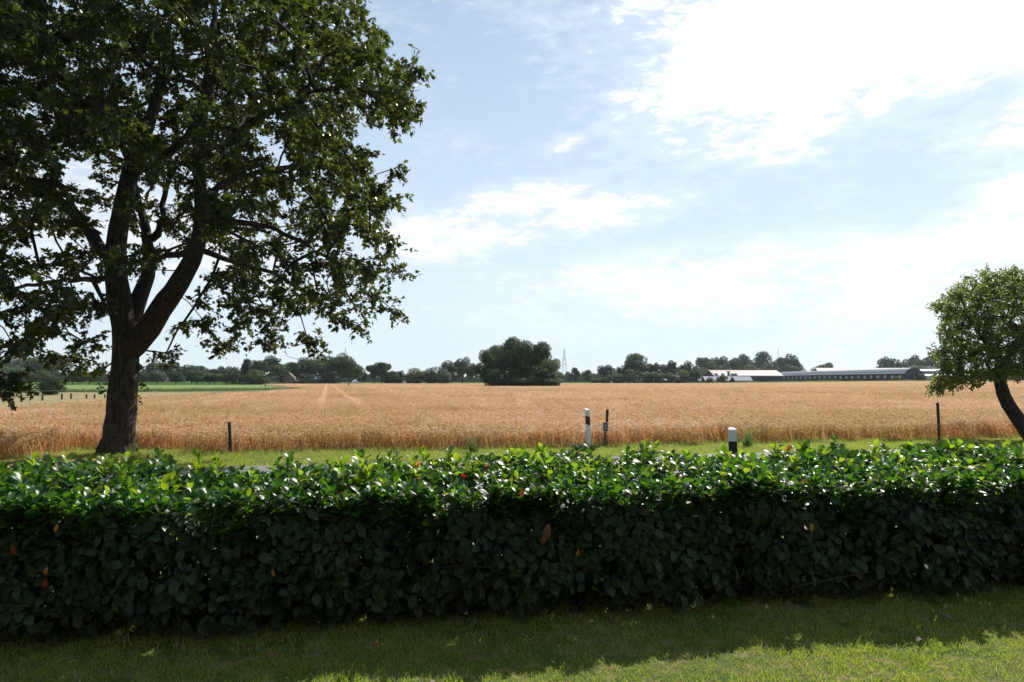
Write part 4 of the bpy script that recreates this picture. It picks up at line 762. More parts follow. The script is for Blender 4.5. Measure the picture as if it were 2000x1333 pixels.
T = [
 # behind the maize, far left
 (8, 705, 46, 470, 'round', 'far_grey', 'grey green tree at the left picture edge behind the maize', 'broad_tree', G2), (48, 699, 52, 480, 'round', 'far_grey', 'broad tree behind the maize, second from the left edge', 'broad_tree', G2), (72, 702, 44, 470, 'tall', 'far_dark', 'dark dense tree in the wood left of the maple trunk', 'broad_tree', G2), (104, 693, 58, 460, 'open', 'far_grey', 'tallest airy tree left of the maple trunk, sky showing through', 'broad_tree', G2), (30, 714, 44, 380, 'bush', 'far_mid', 'round mid green tree crown just right of the hanging maple spray', 'broad_tree', G2), (-8, 712, 40, 370, 'bush', 'far_mid', 'green bushy tree cut by the left picture edge', 'broad_tree', G2), (110, 728, 40, 400, 'round', 'far_dark', 'low dark tree behind the round bush', 'broad_tree', G2),
 (160, 727, 30, 450, 'round', 'far_dark', 'low tree behind the maize left of the maple trunk', 'broad_tree', G2), (195, 726, 26, 450, 'round', 'far_dark', 'low dark tree just left of the maple trunk', 'broad_tree', G2),
 # avenue
 (72, 722, 28, 327, 'round', 'far_mid', 'leftmost avenue tree with round crown above the pasture', 'avenue_tree', G1), (143, 726, 22, 327, 'round', 'far_dark', 'avenue tree, first of the close pair left of the maple trunk', 'avenue_tree', G1), (154, 728, 20, 327, 'round', 'far_mid', 'avenue tree, second of the close pair left of the maple trunk', 'avenue_tree', G1), (176, 727, 24, 327, 'round', 'far_dark', 'avenue tree nearest the left side of the maple trunk', 'avenue_tree', G1),
 (277, 725, 20, 327, 'round', 'far_dark', 'avenue tree touching the right side of the maple trunk', 'avenue_tree', G1), (309, 723, 26, 327, 'round', 'far_grey', 'grey green avenue tree, second right of the maple trunk', 'avenue_tree', G1), (345, 726, 25, 327, 'tall', 'far_dark', 'dense dark avenue tree, third right of the maple trunk', 'avenue_tree', G1), (375, 728, 18, 327, 'round', 'far_dark', 'small avenue tree leaning behind its lighter neighbour', 'avenue_tree', G1), (385, 724, 26, 327, 'round', 'far_mid', 'light avenue tree in front of the pale red gable', 'avenue_tree', G1), (411, 731, 18, 327, 'round', 'far_dark', 'small dark avenue tree left of the olive one', 'avenue_tree', G1), (421, 729, 24, 327, 'open', 'far_olive', 'olive avenue tree with thin crown', 'avenue_tree', G1), (443, 731, 20, 327, 'round', 'far_dark', 'low dark avenue tree left of the narrow oval one', 'avenue_tree', G1), (457, 724, 18, 327, 'column', 'far_con', 'narrow oval dark avenue tree at the right end of the row', 'avenue_tree', G1),
 # behind
 (305, 706, 36, 450, 'tall', 'far_dark', 'tallest tree right of the maple trunk behind the maize', 'broad_tree', G2), (336, 709, 36, 450, 'round', 'far_dark', 'wide tree right of the tallest one behind the maize', 'broad_tree', G2), (371, 714, 34, 450, 'round', 'far_dark', 'round tree over the pale red gable', 'broad_tree', G2), (396, 718, 28, 460, 'round', 'far_dark', 'low round tree right of the pale red gable', 'broad_tree', G2), (414, 720, 20, 480, 'open', 'far_dark', 'small airy tree behind the olive avenue tree', 'broad_tree', G2), (434, 717, 28, 470, 'open', 'far_dark', 'airy tree behind the low dark avenue tree', 'broad_tree', G2), (452, 717, 26, 480, 'round', 'far_dark', 'tree behind the narrow oval avenue tree', 'broad_tree', G2),
 # farmyard
 (483, 702, 34, 350, 'conifer', 'far_con', 'dark layered conifer left of the farm', 'conifer_tree', G7), (500, 722, 38, 335, 'bush', 'far_olive', 'dull olive bushy tree at the foot of the conifer', 'bushy_tree', G7), (523, 699, 62, 350, 'open', 'far_dark', 'rounded oak with sky between its limbs right of the conifer', 'oak_tree', G7), (560, 722, 24, 370, 'bush', 'far_dark', 'dark shrub filling the gap left of the brick house', 'bushy_tree', G7), (572, 709, 42, 380, 'round', 'far_mid', 'round tree directly behind the brick house', 'broad_tree', G7), (600, 700, 54, 380, 'round', 'far_dark', 'wide tree right of the brick house', 'broad_tree', G7), (636, 695, 50, 390, 'open', 'far_dark', 'airy dark tree in the middle of the farmyard group', 'broad_tree', G7), (662, 693, 52, 360, 'tall', 'far_dark', 'tallest dark tree of the farmyard group', 'broad_tree', G7), (684, 706, 40, 355, 'round', 'far_mid', 'sloping tree at the right end of the farmyard group', 'broad_tree', G7), (600, 728, 30, 345, 'bush', 'far_con', 'dark low shrub beside the brick house', 'bushy_tree', G7), (648, 724, 46, 345, 'bush', 'far_con', 'dark undergrowth below the tallest farmyard tree', 'bushy_tree', G7),
 # field edge centre
 (706, 726, 26, 400, 'round', 'far_dark', 'small dark tree right of the farmyard group', 'broad_tree', G4), (732, 711, 30, 380, 'open', 'far_dark', 'left half of the twin crowned tree right of the farm', 'broad_tree', G4), (745, 707, 34, 380, 'open', 'far_mid', 'taller right half of the twin crowned tree', 'broad_tree', G4), (762, 722, 26, 380, 'bush', 'far_dark', 'ragged dark bush right of the twin crowned tree', 'bushy_tree', G4), (778, 722, 24, 385, 'bush', 'far_dark', 'pointed dark bush left of the olive dome', 'bushy_tree', G4), (813, 719, 40, 380, 'bush', 'far_olive', 'olive green dome shaped tree on the field edge', 'dome_tree', G4), (844, 717, 32, 380, 'bush', 'far_dark', 'dark dense tree right of the olive dome', 'broad_tree', G4), (869, 721, 24, 375, 'bush', 'far_grey', 'pale grey green willow in front of dark trees', 'willow_tree', G4), (874, 708, 34, 390, 'tall', 'far_dark', 'tall dark tree behind the pale willow', 'broad_tree', G4), (904, 700, 36, 400, 'open', 'far_grey', 'tall open crowned tree left of the copse', 'broad_tree', G4), (925, 713, 22, 390, 'open', 'far_dark', 'slender tree almost touching the copse', 'broad_tree', G4),
 # right of the copse
 (1122, 721, 18, 480, 'round', 'far_dark', 'small dark tree right of the pylon', 'broad_tree', G4), (1150, 725, 16, 480, 'round', 'far_mid', 'small green tree in the distant belt right of the pylon', 'broad_tree', G4), (1092, 727, 16, 470, 'round', 'far_dark', 'small tree just right of the copse', 'broad_tree', G4), (1185, 714, 30, 450, 'round', 'far_dark', 'dark round tree left of the shrub bank', 'broad_tree', G4), (1209, 720, 14, 450, 'round', 'far_dark', 'tiny tree between the dark round tree and the oak', 'broad_tree', G4), (1246, 695, 48, 450, 'round', 'far_dark', 'big domed oak rising above the shrub bank', 'oak_tree', G4), (1226, 711, 24, 450, 'round', 'far_dark', 'low left shoulder tree beside the domed oak', 'oak_tree', G4), (1279, 710, 24, 450, 'round', 'far_dark', 'dark tree right of the domed oak', 'broad_tree', G4), (1308, 708, 32, 450, 'open', 'far_grey', 'light grey green airy tree above the shrub bank', 'broad_tree', G4), (1340, 709, 28, 450, 'tall', 'far_dark', 'pointed dark tree left of the barn wood', 'broad_tree', G4), (1355, 720, 24, 440, 'bush', 'far_dark', 'low dark tree at the left foot of the barn wood', 'broad_tree', G4),
 (1164, 738, 22, 436, 'bush', 'far_mid', 'leftmost low shrub of the bank', 'shrub', G5), (1182, 736, 24, 436, 'bush', 'far_mid', 'second low shrub of the bank from the left', 'shrub', G5), (1206, 728, 34, 437, 'bush', 'far_mid', 'mid green shrub on the left slope of the bank', 'shrub', G5), (1240, 719, 46, 437, 'bush', 'far_mid', 'tallest rounded shrub below the domed oak', 'shrub', G5), (1272, 724, 36, 436, 'bush', 'far_dark', 'dark shrub right of the tallest one', 'shrub', G5), (1298, 726, 34, 436, 'bush', 'far_mid', 'rounded shrub below the airy tree', 'shrub', G5), (1318, 730, 30, 435, 'bush', 'far_mid', 'rightmost large shrub of the bank', 'shrub', G5), (1334, 722, 24, 438, 'bush', 'far_olive', 'olive shrub left of the row of huts', 'shrub', G5),
 # wood behind barns
 (1366, 703, 22, 640, 'round', 'far_dark', 'leftmost tree of the barn wood', 'broad_tree', G6), (1382, 703, 34, 640, 'round', 'far_dark', 'round tree above the left barn gable', 'broad_tree', G6), (1372, 718, 30, 600, 'bush', 'far_dark', 'dark tree at the left barn gable', 'broad_tree', G6), (1408, 698, 38, 650, 'round', 'far_dark', 'broad high tree over the left part of the white roof', 'broad_tree', G6), (1407, 710, 30, 620, 'bush', 'far_dark', 'low round tree just above the white roof, left part', 'broad_tree', G6), (1432, 704, 34, 640, 'round', 'far_mid', 'mid green tree above the middle of the white roof', 'broad_tree', G6), (1455, 697, 32, 650, 'round', 'far_dark', 'high tree left of the highest crown', 'broad_tree', G6), (1468, 712, 34, 610, 'bush', 'far_mid', 'low green tree over the right part of the white roof', 'broad_tree', G6), (1493, 692, 36, 650, 'round', 'far_dark', 'highest crown of the barn wood', 'broad_tree', G6), (1502, 707, 34, 620, 'bush', 'far_dark', 'dark tree below the distant pylon', 'broad_tree', G6), (1522, 703, 32, 640, 'round', 'far_dark', 'tree right below the distant pylon', 'broad_tree', G6), (1545, 694, 36, 640, 'open', 'far_dark', 'rightmost tall tree of the barn wood', 'broad_tree', G6), (1548, 710, 38, 600, 'bush', 'far_dark', 'low tree at the right end of the barn wood', 'broad_tree', G6),
 (1600, 714, 32, 640, 'round', 'far_mid', 'low left crown peeping over the long dark roof', 'broad_tree', G6), (1617, 710, 28, 640, 'round', 'far_mid', 'right crown peeping over the middle of the long dark roof', 'broad_tree', G6), (1730, 699, 38, 620, 'round', 'far_dark', 'lone round tree behind the long dark roof', 'broad_tree', G6), (1754, 708, 16, 620, 'round', 'far_dark', 'small crown beside the lone round tree', 'broad_tree', G6), (1785, 698, 40, 620, 'open', 'far_dark', 'airy tree above the arched gable', 'broad_tree', G6), (1812, 700, 34, 620, 'round', 'far_mid', 'tree between the arched gable and the fruit tree', 'broad_tree', G6), (1795, 710, 50, 580, 'bush', 'far_mid', 'green shrubbery behind the arched gable', 'broad_tree', G6), (1845, 706, 40, 620, 'round', 'far_mid', 'tree partly hidden by the fruit tree crown', 'broad_tree', G6), (1980, 716, 40, 600, 'round', 'far_dark', 'tree seen beneath the fruit tree crown', 'broad_tree', G6), (2050, 712, 50, 600, 'round', 'far_dark', 'tree at the right picture edge beyond the field', 'broad_tree', G6),
 (1799, 729, 14, 436, 'bush', 'far_mid', 'green bush in front of the arched gable', 'shrub', G5), (1750, 735, 12, 434, 'bush', 'far_olive', 'yellow green bush left of the arched gable', 'shrub', G5), (1411, 732, 14, 434, 'bush', 'far_mid', 'bush in front of the round tanks', 'shrub', G5), (1386, 737, 14, 434, 'bush', 'far_mid', 'small bush between the huts', 'shrub', G5), (1774, 741, 14, 434, 'bush', 'far_olive', 'low yellow green bush at the foot of the arched gable', 'shrub', G5),
 # pasture
 (104, 734, 40, 84, 'bush', 'far_dark', 'round dark hawthorn bush beside the pasture fence', 'hawthorn_bush', None), (76, 749, 8, 318, 'bush', 'far_dark', 'tiny dark shrub beside the leftmost avenue tree', 'shrub', G5), (190, 750, 7, 318, 'bush', 'far_con', 'tiny dark shrub left of the maple trunk', 'shrub', G5),
]
for r in T: far_tree(r[0], r[1], r[2] * (1.22 if r[8] in (G1, G2) else 1.12), r[3] * (1.22 if r[8] == G6 else 1), r[4], r[5], r[6], r[7], 'bush' if r[7] in ('shrub', 'hawthorn_bush', 'bushy_tree') else 'tree', r[8], hi=(r[7] == 'hawthorn_bush' or r[2] > 46))
# the copse in the field: several trees grown into one dome
for px, top, wd, D, kd, mt, lab in ((948, 690, 40, 186, 'round', 'far_dark', 'low left outer tree of the copse'), (972, 677, 52, 190, 'round', 'far_grey', 'left tree of the copse with feathery crown'), (997, 661, 58, 193, 'round', 'far_mid', 'tallest tree at the centre of the copse'), (1024, 667, 58, 190, 'round', 'far_dark', 'dark tree right of the tallest in the copse'), (1052, 675, 58, 190, 'round', 'far_dark', 'right inner tree of the copse'), (1074, 694, 46, 187, 'bush', 'far_olive', 'olive brown lit tree at the right end of the copse'), (960, 715, 36, 184, 'bush', 'far_dark', 'dark low tree at the left foot of the copse'), (1008, 705, 60, 186, 'bush', 'far_dark', 'dark lower growth in the middle of the copse'), (1045, 712, 60, 184, 'bush', 'far_dark', 'dark lower growth right of the middle of the copse'), (1078, 727, 30, 184, 'bush', 'far_grey', 'grey green bush at the right foot of the copse'), (975, 736, 60, 184, 'bush', 'far_dark', 'low dark bush at the left base of the copse'), (1020, 733, 70, 183.5, 'bush', 'far_dark', 'low dark bush at the middle base of the copse'), (1062, 735, 60, 183, 'bush', 'far_dark', 'low dark bush at the right base of the copse')):
    far_tree(px, top, wd, D, kd, mt, lab, 'copse_tree' if 'tree' in lab else 'copse_shrub', 'tree' if 'tree' in lab else 'bush', G3, hi=True)
# distant woodland belts that read as one mass
a_ = Acc(); rg = np.random.default_rng(8)
for x0, x1, D, h0 in ((1090, 1190, 900, 11), (-120, 480, 800, 9), (690, 950, 900, 8.5), (1330, 1560, 800, 9), (1560, 2150, 1000, 9), (480, 700, 800, 9)):
    n = int((x1 - x0) * 75); x_ = rg.uniform(x0, x1, n); X_ = (x_ - 1000) / F * D; Hh = h0 * (1 + .35 * np.sin(x_ * .31) * np.sin(x_ * .083 + 1)) * rg.uniform(.75, 1.05, n); Z_ = Hh * rg.uniform(0, 1, n) ** .7; Y_ = D + rg.uniform(-12, 12, n)
    stamp(a_, [(-.5, -.5, 0), (.5, -.35, .08), (.45, .5, 0), (-.4, .45, -.1)], [(0, 1, 2, 3)], np.stack([X_, Y_, Z_ + terr(X_, Y_)], 1), frames(rdir(rg, n), rdir(rg, n) + [0, -.8, .6]), rg.uniform(.9, 2.2, n), 0, rg.uniform(0, 1, n))
tag(a_.build('distant_woodland', ['far_dark']), 'distant belt of woodland along the horizon behind all the fields', 'woodland', kind='stuff')

# ------------------------------------------------------------------ roadside furniture
def delineator(p, rz, tilt, label, sl=-.03):
    r0 = empty('delineator_post', p, label, 'marker post', 'roadside delineator posts', rz); r0.rotation_euler = (0, tilt, rz)
    # triangular-ish hollow section with a slanted top
    sec = [(-.06, -.05), (.06, -.05), (.062, -.035), (.018, .055), (-.018, .055), (-.062, -.035)]
    def seg(nm, z0, z1, mt, cut=0.0, cut0=0.0, gr=1.0):
        b_ = Acc(); V_ = [(x_ * gr, y_ * gr, z0 + cut0 * (x_ / .06)) for x_, y_ in sec] + [(x_ * gr, y_ * gr, z1 + cut * (x_ / .06)) for x_, y_ in sec]
        b_.polys(V_, [(5, 4, 3, 2, 1, 0), (6, 7, 8, 9, 10, 11)] + [(i, (i + 1) % 6, 6 + (i + 1) % 6, 6 + i) for i in range(6)]); return b_.build(nm, [mt], r0)
    seg('post_body', -.2, .60, 'white', sl); seg('black_band', .6, .82, 'black', sl, sl, 1.01); seg('post_cap', .82, .985, 'white', -.0, sl)
    b_ = Acc(); V_ = [(x_, y_, .985) for x_, y_ in sec] + [(x_ * .93, y_ * .8 + .008, 1.0 + (.02 if y_ > 0 else 0)) for x_, y_ in sec]
    b_.polys(V_, [(6, 7, 8, 9, 10, 11)] + [(i, (i + 1) % 6, 6 + (i + 1) % 6, 6 + i) for i in range(6)]); b_.build('slanted_top', ['white'], r0)
    b_ = Acc(); b_.box((0, .059, .70), (.03, .006, .16)); b_.build('reflector', ['reflector'], r0)
    return r0
pB = at_z(1149, 876); pt = at_d(1144, 797, pB[1]); delineator(pB, math.radians(205), 0, 'white and black delineator post leaning on the far verge').rotation_euler = (0.0, -.085, 0.0)
bpy.data.objects[[o.name for o in bpy.data.objects if o.name.startswith('delineator_post')][-1]].rotation_euler = (.04, -.075, math.radians(28))
dN = 10.05; pN = at_d(1429, 838, dN); delineator((pN[0], dN, pN[2] - 1.0), 0, 0, 'delineator post with black band standing just behind the hedge', 0.0)
# wire fence along the barley
FP = [at_z(452, 887), at_z(1184, 870), at_z(1835, 859)]
frt = empty('wire_fence', FP[1], 'low wire fence of thin dark posts along the barley edge', 'fence')
def local(P_, root): return np.asarray(P_) - np.array(root.location)
FPall = [(FP[0] * 2 - FP[1])] + FP + [(FP[2] * 2 - FP[1])]; rg = np.random.default_rng(2)
tops = {1: (448, 825), 2: (1186, 800), 3: (1831, 787)}
for i, p_ in enumerate(FPall):
    tp = at_d(*tops[i], p_[1]) if i in tops else p_ + [0, 0, .98]
    b_ = Acc(); q = np.linspace(0, 1, 8)[:, None]; pts_ = (p_ - [0, 0, .2]) * (1 - q) + tp * q; b_.tube(local(pts_, frt), .040, 7, 0, .06, rg); b_.build('post', ['postwood'], frt)
for z in (.20, .52):
    b_ = Acc()
    for A_, B_ in zip(FPall[:-1], FPall[1:]):
        q = np.linspace(0, 1, 9)[:, None]; pts_ = A_ * (1 - q) + B_ * q + np.array([0, 0, 1]) * (z - .03 * np.sin(q * math.pi)); b_.tube(local(pts_, frt), .0016, 4)
    b_.build('wire', ['wire'], frt)
# marker stake with an oblong plate
p_ = at_z(1182, 873); sr = empty('marker_stake', p_, 'weathered stake carrying a rounded grey plate beside the fence post', 'marker')
b_ = Acc(); b_.tube([(0, 0, -.1), (.0, 0, .2), (.005, 0, .44)], [.042, .037, .030], 8, 0, .05, rg); b_.build('stake', ['stake'], sr)
def rrect(w_, h_, r, n=5):
    pts_ = []
    for cx_, cy_, a0 in ((w_ / 2 - r, h_ / 2 - r, 0), (-w_ / 2 + r, h_ / 2 - r, 90), (-w_ / 2 + r, -h_ / 2 + r, 180), (w_ / 2 - r, -h_ / 2 + r, 270)):
        for k in range(n): th = math.radians(a0 + 90 * k / (n - 1)); pts_.append((cx_ + r * math.cos(th), cy_ + r * math.sin(th)))
    return pts_
def slab(a_, pts_, y0, y1, cz, mi=0, cx=0.0):
    n = len(pts_); V_ = [(cx + x_, y0, cz + z_) for x_, z_ in pts_] + [(cx + x_, y1, cz + z_) for x_, z_ in pts_]; a_.polys(V_, [tuple(range(n)), tuple(range(2 * n - 1, n - 1, -1))] + [(i, n + i, n + (i + 1) % n, (i + 1) % n) for i in range(n)], mi)
b_ = Acc(); slab(b_, rrect(.125, .25, .04), -.075, -.045, .52); b_.build('plate_frame', ['frame'], sr)
b_ = Acc(); slab(b_, rrect(.100, .222, .032), -.079, -.0755, .52); b_.build('plate_border', ['black'], sr)
b_ = Acc(); slab(b_, rrect(.062, .165, .018), -.083, -.0795, .52); b_.build('plate', ['plate'], sr)
# dark weed clump at the foot of the far delineator
def clump(name, p_, n, h0, h1, half, mt, label, cat, w_=.02):
    b_ = Acc(); rg = np.random.default_rng(int(abs(p_[0]) * 100)); blades(b_, rg, n, w_, h0, h1, half, .8, 0, 3); o = b_.build(name, [mt], None); o.location = p_; tag(o, label, cat)
clump('weed_clump', at_z(1140, 882), 260, .06, .28, .26, 'far_con', 'dark weed clump at the foot of the leaning delineator post', 'weeds')
clump('grass_tuft', at_z(265, 905), 260, .12, .34, .25, 'grass', 'bright grass tuft in the shade right of the maple trunk', 'grass tuft', .015)
clump('tall_weed', at_z(1460, 873), 60, .3, .75, .10, 'weed', 'thin tall weed at the barley edge right of the near post', 'weed', .02)
clump('tall_weed', at_z(925, 884), 50, .2, .6, .10, 'weed', 'thin weed at the barley edge left of centre', 'weed', .02)
# short posts of the pasture fence
pr = empty('pasture_fence', at_z(100, 779), 'old pasture fence of short brown posts at far left', 'fence')
PX = [(-30, 783, 14), (42, 782, 14), (83, 779, 11), (121, 777, 10), (139, 776, 9), (169, 775.5, 7), (185, 775, 6), (205, 774.5, 6)]
pl = []
for px, py, hpx in PX:
    p_ = at_z(px, py + 4); pl.append(p_); b_ = Acc(); tp = at_d(px, py - hpx + 2, p_[1]); b_.tube(local([p_ - [0, 0, .1], (p_ + tp) / 2, tp], pr), [.09, .085, .08], 7); b_.build('post', ['postwood'], pr)
b_ = Acc()
for A_, B_ in zip(pl[:-1], pl[1:]):
    for z in (.45, .85): b_.tube(local([A_ + [0, 0, z], B_ + [0, 0, z]], pr), .008, 4)
b_.build('wire', ['wire'], pr)
for px, py, D, lab in ((518, 756, 205, 'single short dark post at the pasture corner'), (681, 755, 190, 'lone short post standing in the barley left of the copse')):
    p_ = at_d(px, py, D); p_[2] = 0; b_ = Acc(); b_.tube([(0, 0, -.1), (.02, 0, .7), (.03, 0, 1.25)], [.16, .15, .13], 8, 0, .05, rg); o = b_.build('fence_stump', ['postwood']); o.location = p_; tag(o, lab, 'post')

# ------------------------------------------------------------------ farm buildings
def ridge_house(b_, mi_wall, mi_roof, w_, l_, hw, hr, over=.25, th=.12, roofsep=None):
    """local: gable faces -Y, ridge along Y, base at 0"""
    x = w_ / 2; V_ = [(-x, 0, 0), (x, 0, 0), (x, l_, 0), (-x, l_, 0), (-x, 0, hw), (x, 0, hw), (x, l_, hw), (-x, l_, hw), (0, 0, hr), (0, l_, hr)]
    b_.polys(V_, [(0, 1, 5, 8, 4), (2, 3, 7, 9, 6), (1, 2, 6, 5), (3, 0, 4, 7), (0, 3, 2, 1)], mi_wall)
    rb = roofsep if roofsep is not None else b_; sl = (hr - hw) / x
    for s_ in (-1, 1):
        P_ = [(0, -over, hr + .02), (s_ * (x + over), -over, hw - over * sl + .02), (s_ * (x + over), l_ + over, hw - over * sl + .02), (0, l_ + over, hr + .02)]
        rb.polys(P_ + [(a, b, c + th) for a, b, c in P_], [(0, 1, 2, 3), (7, 6, 5, 4), (0, 4, 5, 1), (1, 5, 6, 2), (2, 6, 7, 3), (3, 7, 4, 0)], mi_roof)
# brick house
D = 352; p_ = at_d(563, 750, D); hh = at_d(566, 729, D)[2]; br = empty('brick_house', (p_[0], D, 0), 'small red brick house with steep gable between the farm trees', 'house', None, math.radians(10))
b_ = Acc(); rf = Acc(); ridge_house(b_, 0, 0, 6.0, 9, 3.2, hh, .3, .2, rf); b_.build('wall', ['brick'], br); rf.build('roof', ['darktile'], br)
b_ = Acc(); b_.polys([(0.1, -.42, hh + .05), (3.3, -.42, 2.85), (3.3, -.36, 2.85), (.1, -.36, hh + .05), (0.1, -.42, hh + .22), (3.3, -.42, 3.02), (3.3, -.36, 3.02), (.1, -.36, hh + .22)], [(0, 1, 5, 4), (1, 2, 6, 5), (2, 3, 7, 6), (3, 0, 4, 7), (4, 5, 6, 7), (3, 2, 1, 0)]); b_.build('barge_board', ['white'], br)
for x_, z_, w_, h_ in ((.9, 3.5, .8, .9), (1.2, 1.2, 1.0, 1.6), (-.9, 1.5, 1.5, .9)):
    b_ = Acc(); b_.box((x_, -.03, z_), (w_, .05, h_)); wf = b_.build('window', ['white'], br); g_ = Acc(); g_.box((x_, -.06, z_), (w_ * .8, .03, h_ * .8)); g_.build('pane', ['glass'], wf)
# low sheds behind the yard hedge
for px, w_, top, mt, lab in ((620, 34, 736, 'canvas', 'pale roofed shed under the farmyard trees'), (588, 26, 741, 'canvas', 'low shed with pale eave right of the brick house')):
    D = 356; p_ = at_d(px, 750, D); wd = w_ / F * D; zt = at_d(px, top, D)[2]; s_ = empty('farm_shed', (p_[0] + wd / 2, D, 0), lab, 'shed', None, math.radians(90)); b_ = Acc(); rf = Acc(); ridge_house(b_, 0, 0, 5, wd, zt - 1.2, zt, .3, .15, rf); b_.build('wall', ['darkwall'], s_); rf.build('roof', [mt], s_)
def hedge_box(name, x0, x1, top, D, mt, label, dens=26):
    rg = np.random.default_rng(int(x0)); Xa, Xb = (x0 - 1000) / F * D, (x1 - 1000) / F * D; h = at_d(x0, top, D)[2]; n = int((Xb - Xa) * dens * 2); b_ = Acc()
    X_ = rg.uniform(Xa, Xb, n); Y_ = D + rg.choice([-.7, .7, 0], n) + rg.normal(0, .2, n); Z_ = rg.uniform(0, 1, n) ** .8 * h * (1 + .08 * np.sin(X_ * 1.3)); stamp(b_, [(-.5, -.5, 0), (.5, -.35, .08), (.45, .5, 0), (-.4, .45, -.1)], [(0, 1, 2, 3)], np.stack([X_, Y_, Z_], 1), frames(rdir(rg, n), rdir(rg, n) + [0, -.8, .4]), rg.uniform(.25, .5, n), 0, rg.uniform(0, 1, n))
    o = b_.build(name, [mt], None, ((Xa + Xb) / 2, D, 0)); tag(o, label, 'hedge')
hedge_box('yard_hedge', 576, 660, 741, 338, 'far_con', 'long dark clipped hedge in front of the farmyard')
hedge_box('yard_hedge', 490, 550, 748, 334, 'far_con', 'low dark hedge left of the brick house', 40)
# parked car and white tents near the farm
D = 346; p_ = at_d(663, 750, D); cr = empty('parked_car', (p_[0], D, 0), 'white car parked at the right end of the yard hedge', 'car', None, math.radians(8))
b_ = Acc(); prof = [(-2.1, .35), (-2.15, .8), (-1.9, .95), (-1.2, 1.02), (-.6, 1.48), (.9, 1.5), (1.7, 1.05), (2.1, .95), (2.15, .4)]; slab(b_, prof, -.85, .85, 0); b_.build('body', ['carpaint'], cr)
b_ = Acc(); slab(b_, [(-1.0, 1.05), (-.52, 1.40), (.85, 1.42), (1.4, 1.05)], -.87, .87, 0); b_.build('window', ['glass'], cr)
for x_ in (-1.35, 1.3):
    for y_ in (-.8, .8):
        b_ = Acc(); b_.tube([(x_, y_ - .1, .32), (x_, y_ + .1, .32)], .32, 14); wh = b_.build('wheel', ['rubber'], cr)
for px, top, w_, lab in ((698, 742, 14, 'white tent right of the farmyard trees'), (790, 744, 9, 'small white tent left of the olive dome')):
    D = 420; p_ = at_d(px, 750, D); zt = at_d(px, top, D)[2]; tr = empty('white_tent', (p_[0], D, 0), lab, 'tent', None, .5); b_ = Acc(); rf = Acc(); ridge_house(b_, 0, 0, w_ / F * D, 4, zt * .6, zt, .1, .05, rf); b_.build('side_wall', ['canvas'], tr); rf.build('roof', ['canvas'], tr)
# pale red houses glimpsed behind the avenue
for px, top, w_, lab in ((364, 734, 9, 'pale red gable glimpsed between two avenue trees'), (326, 738, 10, 'low pale red house behind the second avenue tree'), (164, 738, 12, 'pale red house glimpsed left of the maple trunk')):
    D = 440; p_ = at_d(px, 750, D); zt = at_d(px, top, D)[2]; tr = empty('distant_house', (p_[0], D, 0), lab, 'house', None, .3); b_ = Acc(); rf = Acc(); ridge_house(b_, 0, 0, w_ / F * D, 5, zt * .55, zt, .2, .1, rf); b_.build('wall', ['pinkwall'], tr); rf.build('roof', ['tile'], tr)

# arched barn (near gable at right, running away to the left)
def arch_barn(root, R_, H_, Lb, cut_deg, mats=('roofmetal', 'gable'), both=False, nrib=0):
    n = 22; ang = np.linspace(math.radians(cut_deg), math.radians(180 if not both else 180 - cut_deg), n); pr_ = np.stack([-np.cos(math.pi - ang) * -1, np.sin(ang)], 1)
    # left side (x<0) is the one that may be open: angle measured from the right foot
    ang = np.linspace(0, math.radians(180 - cut_deg), n); X_ = np.cos(ang) * R_; Z_ = np.sin(ang) * H_; seg_n = max(2, int(Lb / 8)); V_ = []; 
    for o_ in (0, .12):
        for y_ in np.linspace(0, Lb, seg_n): V_ += [((R_ - o_) / R_ * x_, y_, (H_ - o_) / H_ * z_) for x_, z_ in zip(X_, Z_)]
    b_ = Acc(); F_ = []; off = seg_n * n
    for j in range(seg_n - 1):
        for i in range(n - 1):
            a0 = j * n + i; F_.append((a0, a0 + 1, a0 + n + 1, a0 + n)); F_.append((off + a0, off + a0 + n, off + a0 + n + 1, off + a0 + 1))
    for j in range(seg_n - 1): a0 = j * n + n - 1; F_.append((a0, a0 + n, off + a0 + n, off + a0))
    b_.add(np.array(V_), F_, 0, None, True); b_.build('roof', [mats[0]], root)
    b_ = Acc(); b_.tube([(X_[-1] - .05, 0, Z_[-1]), (X_[-1] - .05, Lb, Z_[-1])], .14, 6); b_.build('gutter', ['steel'], root)
    # gables
    for y_ in (.0, Lb - .15):
        a2 = np.linspace(0, math.pi, 30); b_ = Acc(); slab(b_, [(math.cos(q) * (R_ - .15), max(0, math.sin(q)) * (H_ - .15)) for q in a2], y_ + .02, y_ + .12, 0); g = b_.build('gable_wall', [mats[1]], root)
        if y_ == 0:
            d_ = Acc(); d_.box((0, -.03, H_ * .42), (.06, .06, H_ * .8)); d_.build('door_seam', ['steel'], g); d_ = Acc(); d_.box((.5, -.03, 2.6), (.55, .06, 1.0)); d_.build('window', ['white'], g)
            tr = Acc(); 
            for k in range(29): tr.tube([(math.cos(a2[k]) * R_, .0, math.sin(a2[k]) * H_), (math.cos(a2[k + 1]) * R_, .0, math.sin(a2[k + 1]) * H_)], .13, 5, cap=False)
            tr.build('edge_trim', [mats[1]], root)
    return X_[-1], Z_[-1]
D0, D1 = 440.0, 640.0
g0 = at_d(1785.5, 743, D0); g1x = (1517 - 1000) / F * D1 + 6.0
tz = float(terr(g0[0], D0)); ax = math.atan2(g1x - g0[0], D1 - D0); Lb = math.hypot(g1x - g0[0], D1 - D0)
H_ = at_d(1785, 718.6, D0)[2] - tz + .1
ab = empty('arched_barn', (g0[0], D0, tz - .1), 'very long dark barn with arched roof and dark blue gable', 'barn', 'barns behind the barley', -ax)
xe, ze = arch_barn(ab, 7.6, H_, Lb, 37)
nb = 24
